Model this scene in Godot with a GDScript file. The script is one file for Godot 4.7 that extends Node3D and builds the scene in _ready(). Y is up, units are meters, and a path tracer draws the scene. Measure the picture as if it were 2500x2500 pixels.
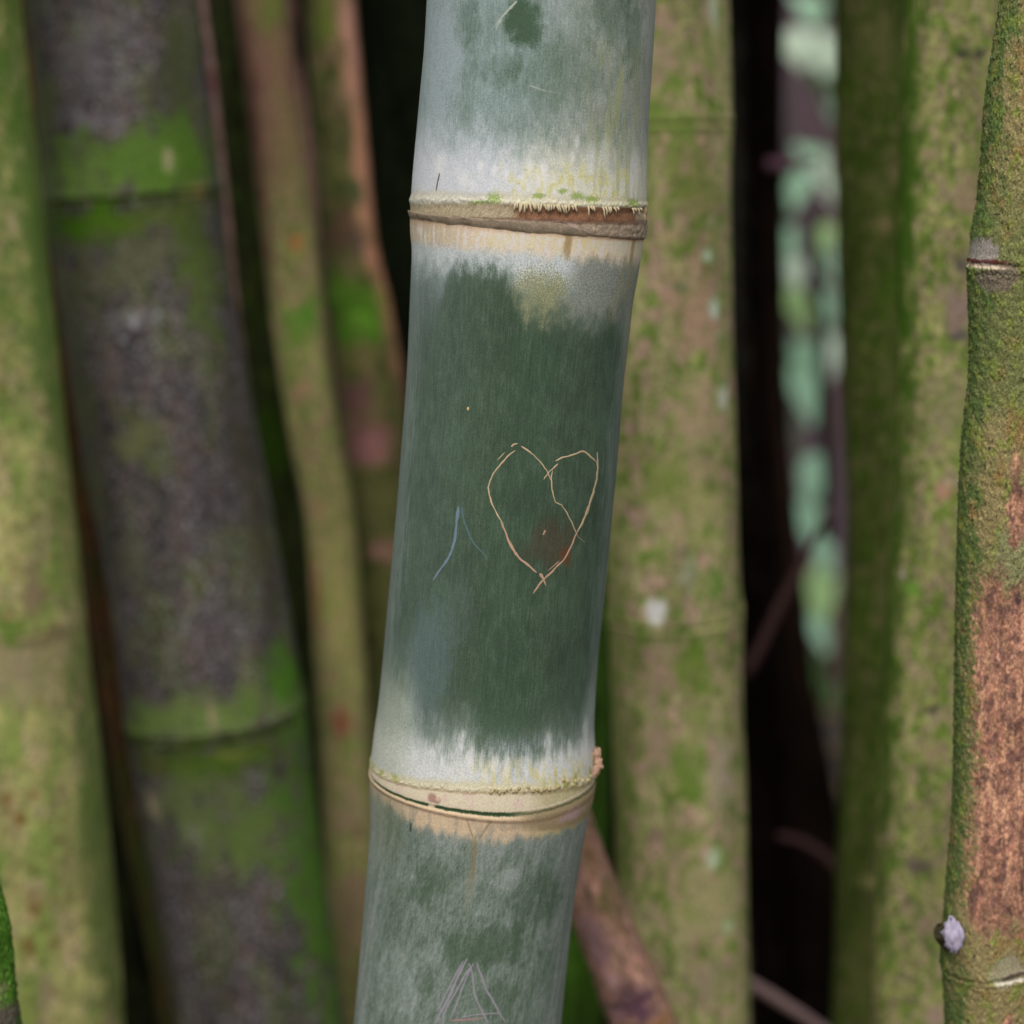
extends Node3D
# A clump of giant bamboo seen from close by: one smooth waxy culm with a heart scratched into it, mossy culms behind it.

const EYE := Vector3(0, 1.4, 0)
const PITCH := 10.3
const FULL := 2500.0          # the photograph's side, the unit in which things were measured
const TAN := 0.25             # half the picture over its distance (48 mm lens, 24 mm frame)
const LIFT := 1.12            # measured brightness to base colour

var fwd: Vector3
var upv: Vector3
var nf := FastNoiseLite.new()   # plain noise
var nb := FastNoiseLite.new()   # four octaves
var taken := {}
var rng := RandomNumberGenerator.new()
var main_axis: Axis


func _ready() -> void:
	fwd = Vector3(0, -sin(deg_to_rad(PITCH)), -cos(deg_to_rad(PITCH)))
	upv = Vector3(0, cos(deg_to_rad(PITCH)), -sin(deg_to_rad(PITCH)))
	var cam := Camera3D.new()
	cam.name = "camera"
	var lens := CameraAttributesPhysical.new()
	lens.frustum_focal_length = 48.0
	lens.exposure_aperture = 2.3
	lens.frustum_focus_distance = 1.15
	lens.frustum_near = 0.05
	lens.frustum_far = 400.0
	cam.attributes = lens
	cam.position = EYE
	cam.rotation_degrees = Vector3(-PITCH, 0, 0)
	add_child(cam)
	var env := Environment.new()
	env.background_mode = Environment.BG_SKY
	env.sky = Sky.new()
	var sky := ProceduralSkyMaterial.new()
	sky.sky_top_color = Color(0.86, 0.87, 0.89)
	sky.sky_horizon_color = Color(0.82, 0.83, 0.84)
	sky.sky_curve = 0.2
	sky.ground_horizon_color = Color(0.30, 0.31, 0.25)
	sky.ground_bottom_color = Color(0.22, 0.21, 0.16)
	sky.sun_angle_max = 0.0
	env.sky.sky_material = sky
	env.tonemap_mode = Environment.TONE_MAPPER_LINEAR
	env.tonemap_exposure = 1.9
	env.sdfgi_enabled = true
	env.ssao_enabled = true
	env.ssil_enabled = true
	var we := WorldEnvironment.new()
	we.name = "environment"
	we.environment = env
	add_child(we)
	var sun := DirectionalLight3D.new()
	sun.name = "sun"
	sun.light_energy = 0.5
	sun.light_color = Color(1.0, 0.98, 0.95)
	sun.light_angular_distance = 45.0
	sun.shadow_enabled = true
	sun.rotation_degrees = Vector3(-44, -16, 0)
	add_child(sun)

	rng.seed = 11
	nf.noise_type = FastNoiseLite.TYPE_SIMPLEX_SMOOTH
	nf.frequency = 1.0
	nf.fractal_type = FastNoiseLite.FRACTAL_NONE
	nf.seed = 5
	nb.noise_type = FastNoiseLite.TYPE_SIMPLEX_SMOOTH
	nb.frequency = 1.0
	nb.fractal_type = FastNoiseLite.FRACTAL_FBM
	nb.fractal_octaves = 4
	nb.seed = 9

	ground()
	canopy()
	side_greenery()
	far_greenery()
	dark_culms()
	back_culms()
	edge_culms()
	twigs()
	main_culm()


# ---------------------------------------------------------------- measuring

func at(x: float, y: float, dist: float) -> Vector3:
	# the point at that place of the photograph, on the upright plane so many metres in front of the camera
	var d := fwd + Vector3.RIGHT * ((x / FULL - 0.5) * 2.0 * TAN) - upv * ((y / FULL - 0.5) * 2.0 * TAN)
	return EYE + d * (dist / -d.z)


func unit(p: Vector3) -> float:
	return (p - EYE).dot(fwd) * 2.0 * TAN / FULL


func seen(p: Vector3) -> Vector2:
	var d := p - EYE
	var z := d.dot(fwd) * 2.0 * TAN
	return Vector2(d.x / z + 0.5, 0.5 - d.dot(upv) / z) * FULL


class Axis:
	# a culm's middle line and radius, against the height y measured on the photograph
	var y := PackedFloat32Array()
	var p := PackedVector3Array()
	var r := PackedFloat32Array()

	func slope(a: Variant, i: int) -> Variant:
		var lo := maxi(i - 1, 0)
		var hi := mini(i + 1, y.size() - 1)
		return (a[hi] - a[lo]) / (y[hi] - y[lo])

	func find(a: Variant, t: float) -> Variant:
		var n := y.size()
		if t <= y[0]:
			return a[0] + (a[1] - a[0]) / (y[1] - y[0]) * (t - y[0])
		if t >= y[n - 1]:
			return a[n - 1] + (a[n - 1] - a[n - 2]) / (y[n - 1] - y[n - 2]) * (t - y[n - 1])
		var i := 0
		while t > y[i + 1]:
			i += 1
		var h := y[i + 1] - y[i]
		var s := (t - y[i]) / h
		return a[i] * (2 * s * s * s - 3 * s * s + 1) + slope(a, i) * h * (s * s * s - 2 * s * s + s) + a[i + 1] * (3 * s * s - 2 * s * s * s) + slope(a, i + 1) * h * (s * s * s - s * s)

	func place(t: float) -> Vector3:
		return find(p, t)

	func radius(t: float) -> float:
		return find(r, clampf(t, y[0], y[y.size() - 1]))


func axis_of(pts: Array, dist: float) -> Axis:
	var a := Axis.new()
	for q in pts:
		var p := at(q[0], q[1], dist)
		a.y.append(q[1])
		a.p.append(p)
		a.r.append(q[2] * unit(p))
	return a


# ---------------------------------------------------------------- naming

func numbered(called: String) -> String:
	var n: int = taken.get(called, 0)
	taken[called] = n + 1
	return called if n == 0 else "%s_%03d" % [called, n]


func thing(called: String, label: String, category: String, where := Vector3.ZERO, group := "") -> Node3D:
	var o := Node3D.new()
	o.name = numbered(called)
	o.position = where
	o.set_meta("label", label)
	o.set_meta("category", category)
	if group:
		o.set_meta("group", group)
	add_child(o)
	return o


func part(called: String, mesh: Mesh, m: Material, parent: Node) -> MeshInstance3D:
	var o := MeshInstance3D.new()
	var n := 0
	var s := called
	while parent.has_node(s):
		n += 1
		s = "%s_%03d" % [called, n]
	o.name = s
	o.mesh = mesh
	o.material_override = m
	parent.add_child(o, true)
	if parent is Node3D and parent != self and parent.get_parent() == self:
		o.position = -parent.position
	return o


# ---------------------------------------------------------------- skins

class Rind:
	var w := 0
	var h := 0
	var hw := 0.0
	var top := 0.0
	var tall := 2500.0
	var c := PackedVector3Array()
	var ht := PackedFloat32Array()


func rgb(r: float, g: float, b: float) -> Vector3:
	return Vector3(r, g, b) / 255.0


func skin(w: int, h: int, hw: float, base: Vector3, layers: Array, spots: Array, odd: float, grain := 0.03) -> Rind:
	# a culm's bark: base colour, then patchy layers [colour, size across, size along, threshold, softness, strength], then spots
	var s := Rind.new()
	if w < 500:
		w = int(w * 0.6)
		h = int(h * 0.6)
	s.w = w
	s.h = h
	s.hw = hw
	var c := PackedVector3Array()
	var ht := PackedFloat32Array()
	c.resize(w * h)
	ht.resize(w * h)
	var i := 0
	for r in h:
		var y := (r + 0.5) / h * s.tall
		for k in w:
			var a := ((k + 0.5) / w - 0.5) * TAU * hw
			if absf(a) > 1.75 * hw:
				i += 1
				continue
			var v := base
			var e := 0.0
			var fine := nb.get_noise_2d(a / 12.0 + odd, y / 15.0)
			for l in layers:
				var f: float = nb.get_noise_2d(a / l[1] + odd, y / l[2] + odd * 1.7) + 0.3 * fine
				f = smoothstep(l[3] - l[4] * 1.25, l[3] + l[4] * 1.25, f) * l[5]
				v = v.lerp(l[0], f)
				odd += 3.1
				e += f * (l[6] if l.size() > 6 else 0.0)
			odd -= 3.1 * layers.size()
			var mid := nb.get_noise_2d(a / 30.0 + odd + 50.0, y / 42.0)
			v += Vector3(0.035, 0.012, 0.02) * mid - Vector3(0.02, -0.008, 0.01) * fine
			v *= 1.0 + 0.38 * fine + 0.16 * mid + 0.12 * nf.get_noise_2d(a / 140.0 + odd, y / 420.0) + grain * 2.0 * nf.get_noise_2d(a / 5.0 + odd, y / 7.0) + grain * nf.get_noise_2d(a / 25.0 + odd, y / 160.0)
			c[i] = v
			ht[i] = e
			i += 1
	for q in spots:
		# [across from the middle, y, half width, half height, colour, strength, ragged]
		var rag: float = q[6] if q.size() > 6 else 0.6
		var a0: float = asin(clampf(q[0] / hw, -1.0, 1.0)) * hw
		var r0 := maxi(0, int((q[1] - q[3] * 1.7) / s.tall * h))
		var r1 := mini(h, int((q[1] + q[3] * 1.7) / s.tall * h) + 1)
		for r in range(r0, r1):
			var y := (r + 0.5) / h * s.tall
			for k in w:
				var a := ((k + 0.5) / w - 0.5) * TAU * hw
				var dx: float = (a - a0) / q[2]
				if absf(dx) > 1.7:
					continue
				var dy: float = (y - q[1]) / q[3]
				var d: float = sqrt(dx * dx + dy * dy) + rag * nb.get_noise_2d(a / minf(q[2], 60.0) * 0.8 + odd, y / minf(q[3], 90.0) * 0.8 + q[1])
				var sp := nb.get_noise_2d(a / 14.0 + odd, y / 17.0)
				var f: float = (1.0 - smoothstep(0.15, 1.1, d + 0.4 * sp)) * q[5] * (1.0 + 0.5 * sp)
				if f > 0.0:
					c[r * w + k] = c[r * w + k].lerp(q[4] * (1.0 + 0.3 * sp), minf(f, 1.0))
	# the far side, turned away from the path, repeats the near side mirrored
	for k in w:
		var th := ((k + 0.5) / w - 0.5) * TAU
		if absf(th) > 1.75:
			var q := clampi(roundi((signf(th) * PI - th + PI) / TAU * w - 0.5), 0, w - 1)
			for r in h:
				c[r * w + k] = c[r * w + q]
				ht[r * w + k] = ht[r * w + q]
	s.c = c
	s.ht = ht
	return s


func bark(s: Rind, rough := 0.75, relief := 0.0, spec := 0.2, vivid := 0.92) -> StandardMaterial3D:
	var b := PackedByteArray()
	b.resize(s.w * s.h * 3)
	var k := 255.0 * LIFT * (1.0 if vivid == 1.0 else 1.06)
	for i in s.w * s.h:
		var v := s.c[i] * k
		v = Vector3.ONE * (v.x * 0.3 + v.y * 0.59 + v.z * 0.11) * (1.0 - vivid) + v * vivid
		b[i * 3] = clampi(int(v.x), 4, 236)
		b[i * 3 + 1] = clampi(int(v.y), 4, 236)
		b[i * 3 + 2] = clampi(int(v.z), 4, 236)
	var m := StandardMaterial3D.new()
	m.albedo_texture = ImageTexture.create_from_image(Image.create_from_data(s.w, s.h, false, Image.FORMAT_RGB8, b))
	m.roughness = rough
	m.metallic_specular = spec
	if relief > 0.0:
		var g := PackedByteArray()
		g.resize(s.w * s.h)
		for i in s.w * s.h:
			g[i] = clampi(int(128.0 + 127.0 * s.ht[i]), 0, 255)
		m.heightmap_enabled = true
		m.heightmap_scale = relief
		m.heightmap_texture = ImageTexture.create_from_image(Image.create_from_data(s.w, s.h, false, Image.FORMAT_L8, g))
	return m


func plain(c: Color, rough := 0.8) -> StandardMaterial3D:
	var m := StandardMaterial3D.new()
	m.albedo_color = c
	m.roughness = rough
	m.metallic_specular = 0.35
	return m


# ---------------------------------------------------------------- shapes

func slice(pos: PackedVector3Array, nor: PackedVector3Array, uv: PackedVector2Array, n: int, from: int, to: int) -> ArrayMesh:
	# rows from..to of a sheet n vertices wide
	var idx := PackedInt32Array()
	for r in to - from:
		for k in n - 1:
			var a := r * n + k
			idx.append_array([a, a + 1, a + n, a + 1, a + n + 1, a + n])
	var arr := []
	arr.resize(Mesh.ARRAY_MAX)
	arr[Mesh.ARRAY_VERTEX] = pos.slice(from * n, (to + 1) * n)
	arr[Mesh.ARRAY_NORMAL] = nor.slice(from * n, (to + 1) * n)
	arr[Mesh.ARRAY_TEX_UV] = uv.slice(from * n, (to + 1) * n)
	arr[Mesh.ARRAY_INDEX] = idx
	var m := ArrayMesh.new()
	m.add_surface_from_arrays(Mesh.PRIMITIVE_TRIANGLES, arr)
	return m


func normals_of(pos: PackedVector3Array, n: int, closed: bool) -> PackedVector3Array:
	var rows := pos.size() / n
	var out := PackedVector3Array()
	out.resize(pos.size())
	for r in rows:
		var ra := maxi(r - 1, 0) * n
		var rb := mini(r + 1, rows - 1) * n
		for k in n:
			var ka := k - 1
			var kb := k + 1
			if ka < 0:
				ka = n - 2 if closed else 0
			if kb >= n:
				kb = 1 if closed else n - 1
			out[r * n + k] = (pos[rb + k] - pos[ra + k]).cross(pos[r * n + kb] - pos[r * n + ka]).normalized()
	return out


func frame_at(a: Axis, y: float) -> Array:
	var t := (a.place(y + 4.0) - a.place(y - 4.0)).normalized()
	var f := (Vector3.BACK - t * t.dot(Vector3.BACK)).normalized()
	return [f, f.cross(t).normalized()]   # towards the camera, to the right


func node_swell(d: float) -> float:
	# share of the radius added so far (in photograph units) below a node
	return 0.05 * exp(-absf(d) / 55.0) + 0.035 * exp(-pow((d + 13.0) / 8.0, 2.0)) - 0.04 * exp(-pow(d / 4.5, 2.0)) + 0.025 * exp(-pow((d - 9.0) / 5.0, 2.0))


func culm(called: String, label: String, a: Axis, nodes: Array, m: Material, high := 3.9, seg := 56, group := "", swell := 1.0, top_y := -1e9, sk: Rind = null, bumps := 0.0) -> Node3D:
	# a culm from the ground to its height, its internodes and node rings as parts
	var y0 := a.y[0]
	while a.place(y0).y < high and y0 > top_y:
		y0 -= 20.0
	y0 = maxf(y0, top_y)
	var y1 := a.y[a.y.size() - 1]
	while a.place(y1).y > -0.03 and y1 < 16000.0:
		y1 += 20.0
	var nds := nodes.duplicate()
	nds.sort()
	var step := 1500.0
	while nds and nds[0] - step > y0 + 200.0:
		nds.push_front(nds[0] - step)
	while nds and nds[-1] + step * 0.8 < y1 - 60.0:
		step *= 0.92
		nds.append(nds[-1] + step)
	var ys := []
	var y := y0
	var cuts := []
	var ni := 0
	var fine := bumps > 0.0
	while y < y1:
		while ni < nds.size() and y > nds[ni] + 30.0:
			ni += 1
		ys.append(y)
		var near: float = absf(y - nds[ni]) if ni < nds.size() else 1e9
		var st := 3.0 if near < 34.0 else 12.0 if near < 110.0 else 45.0
		if y < -250.0 or y > 2750.0:
			st = maxf(st, 15.0)
		elif fine:
			st = minf(st, 5.0)
		if ni < nds.size():
			var gap: float = nds[ni] - 24.0 - y
			if gap > 0.0 and gap < st:
				st = gap
			gap = nds[ni] + 20.0 - y
			if gap > 0.0 and gap < st:
				st = gap
			if absf(y - nds[ni] + 24.0) < 0.01 or absf(y - nds[ni] - 20.0) < 0.01:
				cuts.append(ys.size() - 1)
		y += st
	ys.append(y1)
	var n := seg + 1
	var pos := PackedVector3Array()
	var uv := PackedVector2Array()
	for yy in ys:
		var c := a.place(yy)
		var r := a.radius(yy)
		if yy < 0.0:
			r *= maxf(0.6, 1.0 + yy / 30000.0)
		var near := 1e9
		for q in nds:
			if absf(yy - q) < absf(near):
				near = yy - q
		if absf(near) < 500.0:
			r *= 1.0 + swell * node_swell(near)
		var fr := frame_at(a, yy)
		for k in n:
			var t := (float(k) / seg - 0.5) * TAU
			var rr := r * (1.0 + 0.012 * nf.get_noise_3d(sin(t) * 0.8 + c.x * 9.0, cos(t) * 0.8, yy / 300.0))
			if absf(near) < 40.0:
				rr += r * 0.02 * swell * nf.get_noise_2d(t * 7.0 + c.x * 50.0, yy / 9.0) * (1.0 - absf(near) / 40.0)
			if fine and sk and yy > -100.0 and yy < 2600.0 and absf(t) < 2.0:
				var row := clampi(int(yy / sk.tall * sk.h), 0, sk.h - 1)
				var col := clampi(int(float(k) / seg * sk.w), 0, sk.w - 1)
				var e := sk.ht[row * sk.w + col]
				rr += bumps * e * (0.45 + 0.75 * nf.get_noise_2d(t * r * 260.0 / 0.4 * 0.7, yy / 9.0) + 0.5 * nf.get_noise_2d(t * r * 120.0, yy / 25.0))
			pos.append(c + (fr[1] * sin(t) + fr[0] * cos(t)) * rr)
			uv.append(Vector2(float(k) / seg, pingpong(yy, 2500.0) / 2500.0))
	var nor := normals_of(pos, n, true)
	var o := thing(called, label, "bamboo culm", a.place(y1), group)
	cuts.push_front(0)
	cuts.append(ys.size() - 1)
	for i in cuts.size() - 1:
		if cuts[i + 1] > cuts[i]:
			part("node_ring" if i % 2 else "internode", slice(pos, nor, uv, n, cuts[i], cuts[i + 1]), m, o)
	if top_y > -1e8:
		part("broken_end", cap(pos.slice(0, n)), m, o)
	return o


func cap(ring: PackedVector3Array) -> ArrayMesh:
	var st := SurfaceTool.new()
	st.begin(Mesh.PRIMITIVE_TRIANGLES)
	var mid := Vector3.ZERO
	for p in ring:
		mid += p / ring.size()
	for i in ring.size() - 1:
		for p in [mid + Vector3.DOWN * 0.01, ring[i + 1], ring[i]]:
			st.set_uv(Vector2(0.5 + p.x * 3.0, 0.1 + p.z))
			st.add_vertex(p)
	st.generate_normals()
	return st.commit()


func tube(pts: PackedVector3Array, radii: PackedFloat32Array, seg := 8, closed_ends := true) -> ArrayMesh:
	var st := SurfaceTool.new()
	st.begin(Mesh.PRIMITIVE_TRIANGLES)
	var n := pts.size()
	var rings := []
	for i in n:
		var t := (pts[mini(i + 1, n - 1)] - pts[maxi(i - 1, 0)]).normalized()
		var f := t.cross(Vector3(0.31, 0.2, 0.93)).normalized()
		var g := t.cross(f).normalized()
		var ring := []
		for k in seg:
			var w := TAU * k / seg
			ring.append(pts[i] + (f * cos(w) + g * sin(w)) * radii[i])
		rings.append(ring)
	for i in n - 1:
		for k in seg:
			var l := (k + 1) % seg
			for p in [rings[i][k], rings[i + 1][k], rings[i][l], rings[i][l], rings[i + 1][k], rings[i + 1][l]]:
				st.set_smooth_group(0)
				st.add_vertex(p)
	if closed_ends:
		for k in seg:
			var l := (k + 1) % seg
			for p in [pts[0], rings[0][k], rings[0][l], pts[n - 1], rings[n - 1][l], rings[n - 1][k]]:
				st.add_vertex(p)
	st.index()
	st.generate_normals()
	return st.commit()


func blade(long: float, wide: float, droop: float, n := 5, fold := 0.25) -> ArrayMesh:
	# a leaf that starts at the origin, runs along -z and droops; two halves folded along the midrib
	var st := SurfaceTool.new()
	st.begin(Mesh.PRIMITIVE_TRIANGLES)
	var rows := []
	for i in n + 1:
		var s := float(i) / n
		var w := wide * 0.5 * pow(sin(PI * pow(s, 0.75)), 0.8) if i < n else 0.0
		var mid := Vector3(0, -droop * s * s * long, -long * s * (1.0 - 0.25 * droop * s))
		rows.append([mid + Vector3(-w, w * fold, 0), mid, mid + Vector3(w, w * fold, 0)])
	for i in n:
		for k in 2:
			for p in [rows[i][k], rows[i][k + 1], rows[i + 1][k], rows[i][k + 1], rows[i + 1][k + 1], rows[i + 1][k]]:
				st.add_vertex(p)
	st.index()
	st.generate_normals()
	return st.commit()


func lump(size: Vector3, rough: float, odd: float, n := 14) -> ArrayMesh:
	# a knobbly closed body about the origin
	var pos := PackedVector3Array()
	var uv := PackedVector2Array()
	var w := n * 2 + 1
	for i in n + 1:
		for k in w:
			var la := PI * i / n
			var lo := TAU * k / (n * 2)
			var d := Vector3(sin(la) * sin(lo), cos(la), sin(la) * cos(lo))
			var g := 1.0 + rough * nb.get_noise_3d(d.x * 1.7 + odd, d.y * 1.7, d.z * 1.7)
			pos.append(d * size * g)
			uv.append(Vector2(float(k) / w, float(i) / n))
	return slice(pos, normals_of(pos, w, true), uv, w, 0, n)


# ---------------------------------------------------------------- the setting

func ground() -> void:
	var pm := PlaneMesh.new()
	pm.size = Vector2(240, 240)
	var m := StandardMaterial3D.new()
	var n := FastNoiseLite.new()
	n.frequency = 0.02
	n.seed = 3
	n.fractal_octaves = 5
	var g := Gradient.new()
	g.colors = PackedColorArray([Color(0.12, 0.09, 0.06), Color(0.24, 0.18, 0.12), Color(0.33, 0.27, 0.17)])
	g.offsets = PackedFloat32Array([0.2, 0.5, 0.9])
	var t := NoiseTexture2D.new()
	t.width = 512
	t.height = 512
	t.seamless = true
	t.noise = n
	t.color_ramp = g
	m.albedo_texture = t
	m.uv1_scale = Vector3(110, 110, 1)
	m.roughness = 0.95
	var o := MeshInstance3D.new()
	o.name = "ground"
	o.mesh = pm
	o.material_override = m
	o.set_meta("kind", "structure")
	o.set_meta("label", "dark leaf covered soil under the bamboo clump")
	add_child(o)
	var lit := scatter(blade(0.16, 0.022, 0.15, 3), 2600, func(i):
		var p := Vector3(rng.randf_range(-3, 3.5), 0.012 + rng.randf() * 0.03, rng.randf_range(-6.5, -0.6))
		return Transform3D(Basis.from_euler(Vector3(rng.randf_range(-0.3, 0.3), rng.randf() * TAU, rng.randf_range(-0.5, 0.5))), p))
	lit.name = "leaf_litter"
	lit.material_override = plain(Color(0.42, 0.34, 0.22), 0.9)
	lit.set_meta("kind", "stuff")
	lit.set_meta("label", "dry brown bamboo leaves lying on the soil")
	lit.set_meta("category", "leaf litter")
	add_child(lit)


func scatter(mesh: Mesh, count: int, where: Callable) -> MultiMeshInstance3D:
	var mm := MultiMesh.new()
	mm.transform_format = MultiMesh.TRANSFORM_3D
	mm.mesh = mesh
	mm.instance_count = count
	for i in count:
		var t: Transform3D = where.call(i)
		mm.set_instance_transform(i, t)
	var o := MultiMeshInstance3D.new()
	o.multimesh = mm
	return o


func leaf_stuff(c: Color, rough := 0.5) -> StandardMaterial3D:
	var m := plain(c, rough)
	m.backlight_enabled = true
	m.backlight = Color(0.35, 0.4, 0.2)
	return m


func canopy() -> void:
	# the clump's own leaves overhead, which keep its inside dark
	var o := scatter(blade(0.28, 0.042, 0.35, 2), 9500, func(i):
		var p := Vector3(rng.randf_range(-3.2, 3.4), rng.randf_range(2.7, 4.3), rng.randf_range(-3.9, -1.62))
		return Transform3D(Basis.from_euler(Vector3(rng.randf_range(-0.9, 0.4), rng.randf() * TAU, rng.randf_range(-0.6, 0.6))), p))
	o.name = "bamboo_foliage"
	o.material_override = plain(Color(0.24, 0.36, 0.13), 0.7)
	o.set_meta("kind", "stuff")
	o.set_meta("label", "narrow green bamboo leaves high over the clump")
	o.set_meta("category", "foliage")
	add_child(o)


func side_greenery() -> void:
	# leafy thickets left and right of the path on which one stands, which let the light in from the front only
	for side in [-1.0, 1.0]:
		var o := scatter(blade(0.34, 0.065, 0.4, 2), 3400, func(i):
			var p := Vector3(side * rng.randf_range(1.15, 2.1), 0.0, rng.randf_range(-2.2, 2.4))
			p.y = rng.randf_range(0.1, 3.9)
			p.x += side * 0.25 * nf.get_noise_2d(p.y * 0.9, p.z * 0.9)
			return Transform3D(Basis.from_euler(Vector3(rng.randf_range(-1.1, 0.2), rng.randf() * TAU, rng.randf_range(-0.6, 0.6))), p))
		o.name = numbered("thicket")
		o.material_override = plain(Color(0.17, 0.27, 0.10), 0.7)
		o.set_meta("kind", "stuff")
		o.set_meta("label", "leafy thicket beside the clump on the " + ("left" if side < 0.0 else "right"))
		o.set_meta("category", "undergrowth")
		add_child(o)


func far_greenery() -> void:
	var big := blade(0.34, 0.11, 0.45, 5)
	var o := scatter(big, 6500, func(i):
		var p := Vector3(rng.randf_range(-7, 9), 0.0, rng.randf_range(-12.5, -8.6))
		p.y = pow(rng.randf(), 0.8) * (2.7 + 0.6 * nf.get_noise_2d(p.x * 0.5, p.z * 0.3))
		return Transform3D(Basis.from_euler(Vector3(rng.randf_range(-0.8, 0.3), rng.randf() * TAU, rng.randf_range(-0.6, 0.6))).scaled(Vector3.ONE * rng.randf_range(0.8, 1.7)), p))
	o.name = "undergrowth"
	o.material_override = plain(Color(0.24, 0.37, 0.2), 0.6)
	o.set_meta("kind", "stuff")
	o.set_meta("label", "dark mass of jungle leaves far behind the bamboo clump")
	o.set_meta("category", "undergrowth")
	add_child(o)
	# the broad leaves that show as pale green discs in the gap right of the middle
	var pale := leaf_stuff(Color(0.88, 0.95, 0.86), 0.35)
	var lime := leaf_stuff(Color(0.74, 0.89, 0.60), 0.4)
	var teal := leaf_stuff(Color(0.66, 0.83, 0.70), 0.35)
	var deep := leaf_stuff(Color(0.28, 0.46, 0.24), 0.45)
	var tone := {"pale": pale, "lime": lime, "teal": teal, "deep": deep}
	var wood := plain(Color(0.36, 0.26, 0.22), 0.9)
	var sets := [
		["tall leafy shrub with pale upper leaves seen through the gap", 5.7, 2010.0, [[1975, 15, 46, 38, "teal"], [1965, 110, 62, 44, "pale"], [2025, 125, 50, 46, "pale"], [2010, 190, 30, 34, "deep"], [2016, 418, 34, 60, "pale"], [1948, 455, 26, 46, "teal"], [1975, 375, 40, 20, "teal"], [2030, 240, 20, 40, "teal"]]],
		["low leafy shrub with lime and teal leaves in the gap", 5.3, 1992.0, [[2016, 610, 26, 60, "teal"], [2012, 575, 24, 30, "lime"], [1940, 660, 26, 36, "pale"], [1950, 745, 28, 52, "lime"], [2018, 745, 24, 60, "teal"], [2025, 862, 22, 48, "pale"], [1965, 865, 34, 36, "teal"], [1968, 945, 36, 68, "teal"], [1925, 590, 22, 40, "teal"]]],
		["small teal leafed plant low in the gap behind the diagonal twig", 4.9, 1995.0, [[1985, 1165, 34, 56, "teal"], [1975, 1270, 34, 44, "teal"], [2010, 1345, 30, 40, "teal"], [2005, 1440, 36, 66, "lime"], [2004, 1545, 24, 40, "teal"], [1996, 1640, 20, 46, "deep"], [2016, 1720, 20, 40, "deep"]]],
	]
	for s in sets:
		var foot := at(s[2], 2000, s[1])
		foot.y = 0.0
		var t := thing("broadleaf_shrub", s[0], "shrub", foot, "leafy shrubs beyond the clump")
		var tip := at(s[2], s[3][0][1] - 60.0, s[1] + 0.06)
		part("stem", tube(PackedVector3Array([foot, foot.lerp(tip, 0.5) + Vector3(0.03, 0, 0), tip]), PackedFloat32Array([0.012, 0.009, 0.005])), wood, t)
		for q in s[3]:
			var p := at(q[0], q[1], s[1] + rng.randf_range(-0.12, 0.1))
			var k := unit(p)
			var me := blade(q[3] * 3.3 * k, q[2] * 2.2 * k, 0.25, 6)
			var lf := part("leaf", me, tone[q[4]], t)
			# tip hanging down, face tilted up to the sky and to the camera
			var b := Basis.from_euler(Vector3(rng.randf_range(-1.1, -0.8), PI + rng.randf_range(-0.5, 0.5), rng.randf_range(-0.25, 0.25)))
			b = Basis.from_euler(Vector3(0, rng.randf_range(-0.4, 0.4), rng.randf_range(-0.2, 0.2))) * Basis(Vector3.RIGHT, deg_to_rad(31)) * Basis(Vector3.UP, PI)
			lf.transform = Transform3D(b, p - b * Vector3(0, 0, -q[3] * 1.7 * k) - foot)
			var ls := part("petiole", tube(PackedVector3Array([p - b * Vector3(0, 0, -q[3] * 1.7 * k), Vector3(foot.x, p.y - 0.05, foot.z)]), PackedFloat32Array([0.002, 0.004]), 5), wood, t)
	var tr := axis_of([[1975, 200, 58], [1985, 380, 55], [2000, 900, 55]], 6.4)
	var trunk := thing("tree", "purplish grey trunk standing far off between the pale shrub leaves", "tree", Vector3(tr.place(900).x, 0, -6.4))
	var ps := PackedVector3Array()
	var rs := PackedFloat32Array()
	for i in 12:
		var y := -1600.0 + i * 330.0
		ps.append(tr.place(y))
		rs.append(0.07 * (0.8 + 0.05 * i))
	part("trunk", tube(ps, rs, 14), plain(Color(0.42, 0.35, 0.38), 0.9), trunk)
	var crown := scatter(blade(0.3, 0.12, 0.4, 4), 700, func(i):
		var d := Vector3(rng.randfn(), rng.randfn() * 0.5, rng.randfn()) * 0.75
		return Transform3D(Basis.from_euler(Vector3(rng.randf_range(-0.8, 0.3), rng.randf() * TAU, 0)), ps[0] + d))
	crown.name = "crown"
	crown.material_override = deep
	crown.position = -trunk.position
	crown.set_meta("kind", "stuff")
	trunk.add_child(crown)


# ---------------------------------------------------------------- culms in the shade of the clump

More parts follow.
